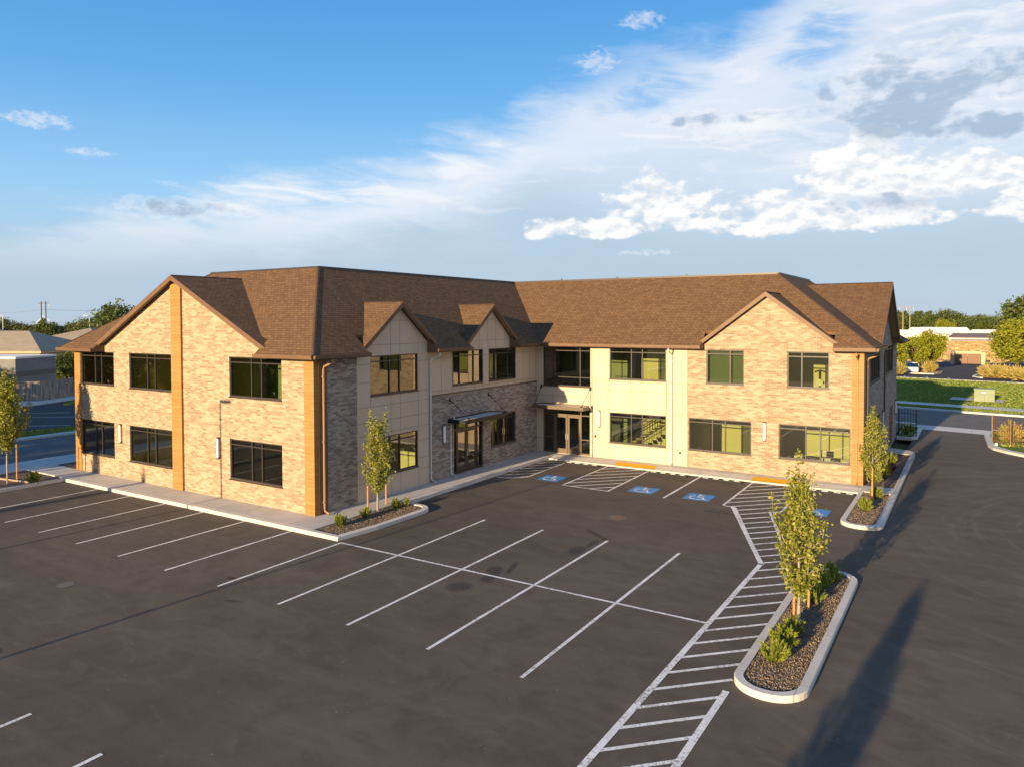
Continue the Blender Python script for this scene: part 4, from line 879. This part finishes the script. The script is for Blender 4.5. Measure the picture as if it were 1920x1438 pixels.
def put(name,lab,x,y,z,tc,lf,group=None,sc=1,rz=0,cat='tree',bk='barkd'):
    return place_tree(x,y,z,lab,*tc,cat=cat,name=name,lf=lf,group=group,bk=bk,rz=rz)
BA=big_tree(1,3.1,2.9,4.6,150,60,.34); BBt=big_tree(2,2.1,2.3,3.6,110,60,.28); BC=big_tree(3,5.0,4.6,7.,150,60,.55,cs=.3)
a=put('broadleaf_tree','large yellow-green tree right of the far driveway edge',27.9,109.5,.1,BA,'leafy'); a.scale=(1.12,1.12,1.02)
a=put('broadleaf_tree','tallest dark green tree rising at the right edge behind the yellow one',30.8,127,.1,BC,'leafd')
a=put('broadleaf_tree','second yellow-green tree at the right edge by the straw grasses',33.5,113,.1,BA,'leafy',rz=1.)
a=put('broadleaf_tree','yellow-green tree beside the far parking kerb, right of its group',17.0,112.5,.1,BBt,'leafy'); a.scale=(.95,.95,1.05)
a=put('broadleaf_tree','yellow-green tree in the middle of the group by the far kerb',15.2,109,.1,BBt,'leafy',rz=2.); a.scale=(.85,.85,.95)
a=put('broadleaf_tree','small yellow tree touching the building edge across the street',12.7,103.7,.1,BBt,'leafy',rz=3.); a.scale=(.8,.8,.82)
# far tree line: each tree its own thing
FA=big_tree(31,5.5,4.6,5.6,90,60,.62,cs=.34,trunk=False); FB=big_tree(32,4.2,5.8,6.2,80,60,.55,cs=.34,trunk=False,cone=.6); FC=big_tree(33,6.5,3.8,4.6,90,60,.66,cs=.34,trunk=False)
PROT={}
def far(kind,x,y,s,lab,group,lf='leaff',rz=0):
    k=(kind,lf)
    if k not in PROT:
        tc={'round':FA,'conical':FB,'spreading':FC}[kind]; PROT[k]=put(kind+'_tree',lab,x,y,-.1,tc,lf,group); t=PROT[k]
    else:
        t=copy_tree(PROT[k]); t['label']=lab; t['group']=group
    t.location=(x,y,-.3); t.scale=(s*1.05,s*1.05,s); t.rotation_euler=(0,0,rz); return t
r=random.Random(5); gl='distant trees along the western skyline'
LM={'round':'rounded mid-green tree','conical':'narrow dark tree','spreading':'low spreading tree'}
ON=['first','second','third','fourth','fifth','sixth','seventh','eighth','ninth','tenth','eleventh','twelfth','thirteenth','fourteenth','fifteenth','sixteenth','seventeenth','eighteenth','nineteenth']
def ordn(i): return ON[i] if i<19 else ('twenty-' if i<29 else 'thirty-')+ON[(i+1)%10-1] if (i+1)%10 else {20:'twentieth',30:'thirtieth',40:'fortieth'}[i+1]
FARL=[]
fwv=Vector((fw.x,fw.y)).normalized(); rtv=Vector((rt.x,rt.y)).normalized(); cam0=Vector((22.79,-21.0))
for i in range(30):
    dd=r.uniform(250,330); lat=-(.86-i*.0225)*dd+r.uniform(-4,4)   # fans out across the left background
    if lat/dd>-.44 : dd*=1.25; lat*=1.25
    pt=cam0+fwv*dd+rtv*lat; kd=('round','spreading','conical')[r.choice((0,0,1,1,2))]
    hgt={'round':10.2,'spreading':8.4,'conical':12.}[kd]; tgt=r.uniform(6.8,9.6)
    t=far(kd,pt.x,pt.y,tgt/hgt,f"{LM[kd]} on the western skyline, number {i+1} from the left",gl,'leaff' if r.random()<.75 else 'leafd',r.uniform(0,6))
    FARL.append((lat/dd,t,LM[kd],'western tree line behind the grey roofs',0))
pt=cam0+fwv*235+rtv*(-.527*235); t=far('round',pt.x,pt.y,1.38,'tall tree just showing behind the left roof slope',None,'leafd')
if 'group' in t: del t['group']
gr='distant trees behind the dry field'
LR={'round':'rounded green tree in the far line behind the dry field','conical':'narrow pointed tree in the far line behind the dry field','spreading':'low dark spreading tree behind the dry field'}
for i in range(34):
    dd=r.uniform(455,530); lat=(.505+i*.0085)*dd+r.uniform(-4,4)
    pt=cam0+fwv*dd+rtv*lat; f_=i/34
    kd='conical' if (i in (4,5,6,7,8)) else r.choice(('round','spreading'))
    hgt={'round':10.2,'spreading':8.4,'conical':12.}[kd]; tgt=r.uniform(12,13.6) if i<10 else r.uniform(8.6,10.4)
    t=far(kd,pt.x,pt.y,tgt/hgt*1.0,LR[kd],gr,'leafd' if (i<10 or r.random()<.4) else 'leaff',r.uniform(0,6)); FARL.append((lat/dd,t,LM[kd],'tree line behind the dry field',1))
for (x,y,s,lab) in ((24.,400,1.02,'dense green tree in front of the far tree line, left one of the pair'),(32.,400,1.0,'dense green tree next to the tallest right-hand tree')): 
    t=far('spreading',x,y,s,lab,None,'leafd'); 
    if 'group' in t: del t['group']
t=far('round',9.4,420,.78,'brownish tree standing between the white roofs',None,'leafy')
if 'group' in t: del t['group']
for g_ in (0,1):
    for i,(q,t,a_,b_,c_) in enumerate(sorted([f for f in FARL if f[4]==g_],key=lambda f:f[0])): t['label']=f'{a_}, {ordn(i)} from the left in the {b_}'
# shrubs
def shrub_mesh(seed,rx,h_,n,ls,stems=26):
    r=random.Random(seed); fo=MB(); st=MB()
    for k in range(stems):
        a=r.uniform(0,6.28); q=rx*r.random()**.6; e=Vector((q*math.cos(a),q*math.sin(a),h_*r.uniform(.6,1.05)*(1-.4*q/rx))); b=Vector((.15*e.x,.15*e.y,0))
        mid=(b+e)/2+Vector((e.x*.15,e.y*.15,-h_*.05)); st.tube([b,mid,e],[.008,.006,.002],n=3,caps=False)
        for j in range(n//stems):
            u=r.uniform(.15,1); p=b*(1-u)**2+mid*2*u*(1-u)+e*u*u; dr=(e-b).normalized()+Vector((r.gauss(0,.45),r.gauss(0,.45),r.gauss(0,.3))); dr.normalize()
            s=ls*r.uniform(.6,1.3); w_=dr.cross(Vector((r.gauss(0,1),r.gauss(0,1),r.gauss(0,1)))).normalized()*s*.13; i=len(fo.v)
            fo.v+=[tuple(p-w_),tuple(p+w_),tuple(p+dr*s+w_*.2),tuple(p+dr*s-w_*.2)]; fo.f.append([i,i+1,i+2,i+3]); fo.m.append(0); fo.uv+=[(0,0)]*4
    return fo,st
SH={}
def shrub(kind,x,y,z,s,lab,name='shrub',group=None):
    if kind not in SH:
        fo,st,lf=kind_defs[kind]; t=empty(name,(x,y,z),lab,'shrub',group); st.build('stems','barkd',t,off=(0,0,0)); fo.build('foliage',lf,t,off=(0,0,0)); SH[kind]=t
    else:
        t=copy_tree(SH[kind]); t['label']=lab
        if group: t['group']=group
    t.location=(x,y,z); t.scale=(s,s,s); t.rotation_euler=(0,0,R.uniform(0,6)); return t
kind_defs={'a':(*shrub_mesh(1,.36,.62,2400,.11),'leafb'),'b':(*shrub_mesh(2,.42,.8,2600,.09,34),'leafb'),'r':(*shrub_mesh(3,.5,.55,1800,.12),'leafr'),'g':(*shrub_mesh(4,.6,1.15,900,.55,60),'plume'),'t':(*shrub_mesh(6,.45,1.3,3000,.1,30),'leafb')}
gs='green shrubs in the gravel beds'
shrub('a',18.88,-3.35,.11,.95,'frontmost spiky green shrub on the foreground island',group=gs)
shrub('a',18.86,-2.5,.11,1.02,'spiky green shrub second from the near end of the foreground island',group=gs)
shrub('a',18.98,-1.55,.11,.8,'spiky green shrub close in front of the foreground maple',group=gs)
shrub('b',18.92,.95,.11,.95,'bushy shrub just behind the foreground maple',group=gs)
shrub('b',18.95,2.0,.11,1.05,'bushy shrub in the rear half of the foreground island',group=gs)
shrub('b',19.15,3.05,.11,.85,'bushy shrub at the far rounded end of the foreground island',group=gs)
shrub('a',1.72,-.35,.11,.8,'small green shrub nearest the point of the corner planter',group=gs)
shrub('a',1.75,1.05,.11,.72,'small green shrub in front of the two-pronged tree',group=gs)
shrub('a',1.75,2.9,.11,.7,'small green shrub behind the two-pronged tree',group=gs); shrub('b',2.0,3.3,.11,.55,'low darker shrub at the rounded end of the corner planter',group=gs)
shrub('a',18.9,12.9,.11,.95,'spiky green shrub in front of the right corner tree',group=gs); shrub('a',19.05,15.55,.11,.9,'green shrub behind the right corner tree',group=gs)
shrub('t',18.75,18.9,.11,.75,'tall green shrub against the end wall, front one',group='shrubs beside the end wall'); shrub('t',18.95,20.4,.11,.75,'tall green shrub against the end wall, middle one',group='shrubs beside the end wall')
shrub('r',18.85,21.9,.11,1.1,'reddish shrub in the bed beside the end wall',group='shrubs beside the end wall'); shrub('b',18.9,24.6,.11,.9,'dark green shrub near the back of the end wall bed',group='shrubs beside the end wall')
shrub('b',-16.95,-2.9,.1,.85,'small green shrub in the bark bed right of the far left tree',group=gs); shrub('b',-17.5,-2.5,.1,.65,'low green shrub behind the fallen stake',group=gs); shrub('b',-17.7,-5.2,.1,.7,'low shrub at the foot of the far left tree',group=gs)
for i,(x,y,s) in enumerate(((-19.2,.75,.75),(-19.7,1.9,.85))): shrub('r',x,y,.16,s,('reddish low shrub in the bark bed left of the building corner','second reddish shrub further back in the bed left of the building')[i],group='red shrubs left of the building')
for i in range(14):
    x=24.0+i*.62; yy=101.5-(x-23)*1.4+R.uniform(-1,1); shrub('g',x,yy+1.5,.1,1.25,'straw-coloured ornamental grass clump in the row under the right-hand trees','ornamental_grass','ornamental grass clumps')
for i,(x,y) in enumerate(((13.4,99.5),(13.0,101.),(16.9,106.5))): shrub('g',x,y,.1,1.2,('yellow grass clump at the building edge across the street','second yellow grass clump behind the building edge','yellow grass clump on the far parking kerb')[i],'ornamental_grass')
for i,(x,y,s) in enumerate(((18.7,37.2,.9),(18.9,38.6,.8),(24.8,37.,.9),(26.3,36.4,.8))): shrub('g' if i>1 else 'b',x,y,.11,s,('shrub behind the dark gate panel','second shrub behind the dark gate panel','grass clump behind the right-hand fence','second grass clump behind the right-hand fence')[i],'fence_shrub')
def blades(name,label,poly,n,w_,h_,lf,seed,z=.1):
    r=random.Random(seed); mb=MB(); (x0,x1,y0,y1)=poly; sk_=sk if name=='lawn_grass' else 0
    for k in range(n):
        x=r.uniform(x0,x1); y=r.uniform(y0,y1)-sk_*(x-20); a=r.uniform(0,math.pi); c_,s_=math.cos(a)*w_*.5,math.sin(a)*w_*.5; h=h_*r.uniform(.5,1.2); lx,ly=r.gauss(0,h*.35),r.gauss(0,h*.35); i=len(mb.v)
        mb.v+=[(x-c_,y-s_,z-.01),(x+c_,y+s_,z-.01),(x+c_*.7+lx,y+s_*.7+ly,z+h),(x-c_*.7+lx,y-s_*.7+ly,z+h)]; mb.f.append([i,i+1,i+2,i+3]); mb.m.append(0); mb.uv+=[(0,0)]*4
    return tag(mb.build(name,lf),label,'grass',kind='stuff')
M['gblade']=leafmat('grass_blades',(.13,.175,.025),(.21,.25,.04),(.30,.33,.07),.35); M['sblade']=leafmat('straw_stems',(.30,.20,.08),(.48,.31,.13),(.62,.42,.19),.2)
blades('lawn_grass','mown green lawn beyond the street',(12,42,59.8,91.8),26000,.16,.075,'gblade',1,.1)
blades('lawn_grass','mown grass strip between kerb and pavement beyond the street',(12,36,55.,57.3),3500,.12,.06,'gblade',2,.1)
blades('verge_grass','sunlit grass verge beside the side street',(-36.2,-33.5,-6,22),5000,.1,.07,'gblade',3,.1)
blades('verge_grass','grass behind the right-hand metal fence',(24.2,30,34.5,41),2600,.09,.14,'gblade',5,.12)
blades('dry_grass','dry straw-coloured field grass beyond the bin enclosure',(-60,90,140.5,330),26000,1.1,.26,'sblade',4,-.05)
# ================================================================== FENCES & FURNITURE
def railfence(name,pts,h_,mt,lab,step=.13,rounded=False,top2=True):
    t=empty(name,(*pts[0],.1),lab,'fence'); pk=MB(); rl=MB()
    for (x0,y0),(x1,y1) in zip(pts,pts[1:]):
        v=Vector((x1-x0,y1-y0)); n=max(1,int(v.length/step)); 
        for k in range(n+1):
            x,y=x0+v.x*k/n,y0+v.y*k/n; pk.tube([(x,y,.15),(x,y,h_+.02)],.011,n=4)
        for z in ((.25,h_-.25) if top2 else (.25,h_)): rl.tube([(x0,y0,z),(x1,y1,z)],.02,n=4)
    pk.build('pickets',mt,t); rl.build('rails',mt,t)
    for (x,y) in pts: MB().box(x-.035,x+.035,y-.035,y+.035,.1,h_+.05).build('post',mt,t)
    return t
railfence('metal_fence',[(18.35,36.0),(19.4,36.0)],1.95,'black','black metal gate panel beside the back corner of the building',.17)
railfence('metal_fence',[(23.75,36.4),(24.7,34.95),(25.6,33.5),(28.5,30.9)],1.75,'fascia','brown metal picket fence around the planter right of the driveway',.2)
t=empty('rolling_gate',(23.95,34.6,.1),'low dark gate rail with a small wheel lying along the right-hand kerb','gate'); MB().tube([(23.95,34.6,.35),(27.,36.2,.45)],.035,n=6).build('rail','fascia',t); MB().tube([(23.95,34.55,.22),(23.95,34.65,.22)],.09,n=12).build('wheel','whitem',t)
m=MB(); m.box(19.05,19.12,18.2,18.27,.1,1.75); tag(m.build('metal_post','black'),'slim black post in the bed beside the end wall','post')
t=empty('transformer_box',(23.5,63,.2),'pale green utility transformer box standing on the lawn','utility box')
MB().box(22.7,24.35,62.8,64.3,.2,1.3).build('cabinet','green',t); MB().box(22.65,24.4,62.74,64.35,1.3,1.4).build('lid','green',t); MB().poly([(23.3,62.78,1.02),(23.6,62.78,1.02),(23.6,62.78,1.15),(23.3,62.78,1.15)]).build('warning_label','whitem',t); m=MB(); m.box(23.515,23.535,62.785,62.8,.2,1.3); m.build('door_seam','bronze',t)
t=empty('dumpster_enclosure',(21.5,134,0),'tan walled bin enclosure with brown slatted double gates','enclosure')
m=MB(); m.box(18.9,19.5,133.4,137,0,2.2); m.box(23.6,24.2,133.4,137,0,2.2); m.box(19.5,23.6,136.7,137,0,2.2); m.build('wall','tan',t)
for x0,x1 in ((19.55,21.52),(21.56,23.55)): MB().box(x0,x1,133.5,133.6,.12,1.9).build('gate','gatew',t)
# parked car across the street
t=empty('parked_car',(14.6,107.5,0),'white car parked under the trees across the street','car')
m=MB(); m.prism([(13.6,104.5,.85),(15.5,104.5,.85),(15.55,106,.95),(15.55,108.5,.95),(15.5,109.2,.9),(13.6,109.2,.9),(13.55,108.5,.95),(13.55,106,.95)],.6); m.build('body','carw',t)
m=MB(); p=[(13.65,105.6,.95),(15.45,105.6,.95),(15.45,108.9,.95),(13.65,108.9,.95)]; q=[(13.8,106.3,1.45),(15.3,106.3,1.45),(15.3,108.3,1.45),(13.8,108.3,1.45)]
for k in range(4): j=(k+1)%4; m.poly([p[k],p[j],q[j],q[k]])
m.build('glasshouse','glassd',t); MB().prism([(a_,b_,1.5) for a_,b_,c_ in q],.06).build('roof','carw',t)
for x in (13.6,15.5):
    for y in (105.4,108.3): MB().tube([(x-.1,y,.33),(x+.1,y,.33)],.33,n=14).build('wheel','rubber',t)
m=MB(); k_=[(12.,104.2),(14.8,103.4),(17.6,103.0),(18.3,106.),(18.4,110.)]
for (x0,y0),(x1,y1) in zip(k_,k_[1:]): m.prism([(x0,y0,.15),(x1,y1,.15),(x1+.1,y1+.35,.15),(x0+.1,y0+.35,.15)],.2)
k_=[(23.3,98.5),(22.4,100.6),(22.6,103),(24,112),(27,124),(24.3,131.5)]
for (x0,y0),(x1,y1) in zip(k_,k_[1:]): m.prism([(x0,y0,.15),(x1,y1,.15),(x1+.35,y1+.1,.15),(x0+.35,y0+.1,.15)],.2)
struct(m,'far_island_kerb','kerb')
m=MB(); m.poly([(23.6,98.2,.12),(45,93,.12),(45,130,.12),(27.3,124,.12),(22.9,103,.12)]); m.poly([(12,104.5,.12),(17.7,103.3,.12),(18.5,110,.12),(17.,113,.12),(12,113,.12)]); struct(m,'far_planting_bed','field')
# houses beyond the field
def lowhouse(x,y,w_,d_,h_,rh,lab,roof='wroof',wall='white',win_=3,axis='x'):
    t=empty('low_house',(x,y,0),lab,'house'); MB().box(x-w_/2,x+w_/2,y-d_/2,y+d_/2,-.1,h_).build('wall',wall,t); o=.5; m=MB(); z0=h_; z1=h_+rh
    m.prism([(x-w_/2-o,y-d_/2-o,z0),(x+w_/2+o,y-d_/2-o,z0),(x+w_/2+o-d_*.2,y,z1),(x-w_/2-o+d_*.2,y,z1)],.15); m.prism([(x+w_/2+o,y+d_/2+o,z0),(x-w_/2-o,y+d_/2+o,z0),(x-w_/2-o+d_*.2,y,z1),(x+w_/2+o-d_*.2,y,z1)],.15)
    m.poly([(x-w_/2-o,y+d_/2+o,z0),(x-w_/2-o,y-d_/2-o,z0),(x-w_/2-o+d_*.2,y,z1)]); m.poly([(x+w_/2+o,y-d_/2-o,z0),(x+w_/2+o,y+d_/2+o,z0),(x+w_/2+o-d_*.2,y,z1)]); m.build('roof',roof,t)
    for k in range(win_): xx=x-w_/2+(k+.6)*w_/(win_+.2); MB().box(xx,xx+1.4,y-d_/2-.04,y-d_/2+.02,.9,1.9).build('window','bronze',t)
lowhouse(-4.5,352,26,9,1.7,1.6,'long white low house at the building edge beyond the field'); lowhouse(12.,345,9,9,1.9,1.6,'white gabled low house with dark windows beyond the field')
lowhouse(7.5,385,26,10,1.9,2.2,'long pale-roofed house behind the others beyond the field','wroof',win_=2); lowhouse(21.6,300,14.5,8,1.3,1.5,'low cream house with a dark roof beyond the field','groof2','white',0); lowhouse(29,360,18,9,1.7,1.7,'white-roofed low house at the right behind the dark roof')
lowhouse(2.0,400,7,8,3.4,1.0,'small taller white house in the trees beyond the field','groof2')
m=MB(); m.box(15,31,290,290.1,-.1,.9); tag(m.build('low_fence','stucco'),'thin grey fence along the far side of the dry field','fence')
# western neighbours (rotated about 28 degrees)
E1=Vector((.88,.47,0)); E2=Vector((-.47,.88,0))
def loc2(o,a_,b_,z): p=Vector((o[0],o[1],0))+E1*a_+E2*b_; return (p.x,p.y,z)
def rbox(m,o,a0,a1,b0,b1,z0,z1,mi=0):
    c=[loc2(o,a0,b0,z1),loc2(o,a1,b0,z1),loc2(o,a1,b1,z1),loc2(o,a0,b1,z1)]; m.prism(c,z1-z0,mi)
t=empty('flat_roofed_block',(-65.5,17.7,0),'grey flat-roofed block with a dark band and white roof edge','building'); o=(-65.5,17.7)
m=MB(); rbox(m,o,-14,0,0,6.3,0,4.1); m.build('wall','stucco',t); m=MB(); rbox(m,o,-14.05,.05,-.05,6.35,2.15,2.7); m.build('band','stucco2',t); m=MB(); rbox(m,o,-14.1,.1,-.1,6.4,4.1,4.32); m.build('roof_edge','wroof',t)
def hip(m,o,a0,a1,b0,b1,z0,z1,ov=.6,mi=0):
    a0-=ov;a1+=ov;b0-=ov;b1+=ov; w_=(b1-b0)/2; u_=(a1-a0)/2; k=min(w_,u_)
    r0=(a0+k,b0+k) ; r1=(a1-k,b1-k)
    if w_<=u_: ra,rb=(a0+k,(b0+b1)/2),(a1-k,(b0+b1)/2)
    else: ra,rb=((a0+a1)/2,b0+k),((a0+a1)/2,b1-k)
    c=[loc2(o,a0,b0,z0),loc2(o,a1,b0,z0),loc2(o,a1,b1,z0),loc2(o,a0,b1,z0)]; A=loc2(o,*ra,z1); Bq=loc2(o,*rb,z1)
    if w_<=u_: fs=[[c[0],c[1],Bq,A],[c[1],c[2],Bq],[c[2],c[3],A,Bq],[c[3],c[0],A]]
    else: fs=[[c[0],c[1],A],[c[1],c[2],Bq,A],[c[2],c[3],Bq],[c[3],c[0],A,Bq]]
    for f in fs: m.prism(f,.12,mi)
def grey_house(o,a0,a1,b0,b1,z0,z1,lab,wall='tan',porch=None,wins=()):
    t=empty('grey_roofed_house',(o[0],o[1],0),lab,'house'); m=MB(); rbox(m,o,a0,a1,b0,b1,0,z0-.1)
    m.build('wall',wall,t); m=MB(); hip(m,o,a0,a1,b0,b1,z0,z1)
    if porch: hip(m,o,*porch)
    m.build('roof','groof',t); m=MB(); rbox(m,o,a0-.62,a1+.62,b0-.62,b1+.62,z0-.3,z0-.12); m.build('fascia','tan',t)
    for a_ in wins:
        m=MB(); rbox(m,o,a_,a_+1.5,b0-.05,b0+.02,1.,2.3); m.build('window','bronze',t)
    return t
grey_house((-90.7,31.5),-20,0,.7,14,3.95,6.75,'wide grey hip-roofed house behind the flat grey block at far left',wins=(-4,-9))
grey_house((-100,46),-16,3,-3,20,4.0,7.0,'long grey hip-roofed house whose roof meets our left eave',wins=(-3,1),porch=(-2.,1.2,-6,2,3.9,6.,.3))
grey_house((-135,36),-14,10,0,12,4.2,7.6,'distant grey hip roof at the far left edge',wins=())
t=empty('board_fence',(-57.5,16.4,0),'weathered grey vertical board fence at the corner of the neighbour walk','fence')
m=MB(); rbox(m,(-57.5,16.4),-3.4,0,0,.06,.1,2.1); rbox(m,(-57.5,16.4),-.06,0,.06,14,.1,2.1); m.build('boards','fencew',t)
for b_ in (0,4.5,9,13.9): m=MB(); rbox(m,(-57.5,16.4),-.16,-.06,b_+.07,b_+.17,.1,2.15); m.build('post','fencew',t)
t=put('round_shrub_tree','dark rounded tree behind the weathered fence',-81.5,31,0,big_tree(51,2.3,1.9,1.9,90,60,.24,cs=.34,trunk=False),'leafd')
t=put('round_shrub_tree','yellowish small tree behind the dark rounded one',-86.5,35.5,0,big_tree(52,2.,1.8,2.9,70,50,.24,cs=.34,trunk=False),'leafy')
# unseen trees added to the south-west to shade the side street
BG=big_tree(61,4.2,3.6,4.6,110,50,.5,cs=.34)
for i,(x,y,s) in enumerate(((-24.5,-17,.85),(-31,-15,.9),(-38,-20,1.05),(-45,-16,.9),(-52,-22,1.1),(-60,-18,1.),(-68,-16,1.05),(-77,-12,1.1))):
    if i==0: t=put('shading_tree','dense street tree south of the view, first from the car park',x,y,0,BG,'leafd',group='unseen trees added to shade the side street'); e0=t
    else: t=copy_tree(e0); t['label']='unseen dense tree added to shade the side street, %s from the car park'%ordn(i)
    t.location=(x,y,0); t.scale=(s,s,s)
# utility structures
def upole(name,cx,cy,h_,gap,lab,arm,dirv,mt='barkd',rr=.28,guys=False):
    t=empty(name,(cx,cy,0),lab,'utility pole'); d=Vector((dirv[0],dirv[1],0)).normalized()
    for s in (-.5,.5): p=Vector((cx,cy,0))+d*gap*s; MB().tube([p,p+Vector((0,0,h_))],[rr,rr*.7],n=6).build('pole',mt,t)
    c=Vector((cx,cy,h_-.8)); MB().tube([c-d*arm,c+d*arm],.16,n=4).build('crossarm',mt,t)
    for s in (-1,0,1): p=c+d*arm*.95*s; MB().tube([p,p-Vector((0,0,1.6))],.09,n=5).build('insulator','whitem',t)
    if guys:
        for s in (-1,1):
            for q in (0,1.5): MB().tube([c-Vector((0,0,5.5)),c+d*s*(10+q)-Vector((0,0,h_-.8))],.07,n=3).build('guy_wire','whitem',t)
    return t
upole('utility_pole',-331,146,17.2,2.0,'twin dark utility poles with guy wires behind the grey roofs at left',2.4,rtv,guys=True)
upole('utility_pole',-8.9,425,15.2,3.7,'tall two-legged power pole above the far trees right of the building',3.9,rtv,'bark',.26)
def wire(lab,p,q,sag,rad):
    p=Vector(p); q=Vector(q); m=MB(); m.tube([p.lerp(q,k/16)-Vector((0,0,sag*4*(k/16)*(1-k/16))) for k in range(17)],rad,n=3); tag(m.build('power_line','bronze'),lab,'cable')
def fan(d_,t_,z): p=cam0+fwv*d_+rtv*(t_*d_); return (p.x,p.y,z)
wire('upper power line running right from the twin poles',(-331,146,13.6),fan(300,-.38,13.),.8,.05); wire('lower power line crossing behind the grey roofs',fan(300,-.75,7.9),fan(300,-.40,8.6),.4,.045)
wire('upper power line running left from the twin poles',(-331,146,13.6),fan(340,-.78,12.),1.,.05)
wire('power line running right from the two-legged power pole',(-8.9,425,9.8),(62,430,12),1.,.07)
for (d_,t_,h_,lab) in ((250,-.692,10.2,'pale street lamp above the grey roofs at the left edge'),(260,-.574,10.0,'slim pale street lamp beside the left eave')):
    x,y,_=fan(d_,t_,0); t=empty('street_lamp',(x,y,0),lab,'street lamp'); MB().tube([(x,y,0),(x,y,h_)],[.13,.09],n=6).build('pole','whitem',t); MB().tube([(x,y,h_),(x-1.6*rtv.x,y-1.6*rtv.y,h_+.35)],.08,n=5).build('arm','whitem',t); MB().tube([(x-1.6*rtv.x,y-1.6*rtv.y,h_+.3),(x-2.3*rtv.x,y-2.3*rtv.y,h_+.3)],.14,n=6).build('lamp_head','whitem',t)
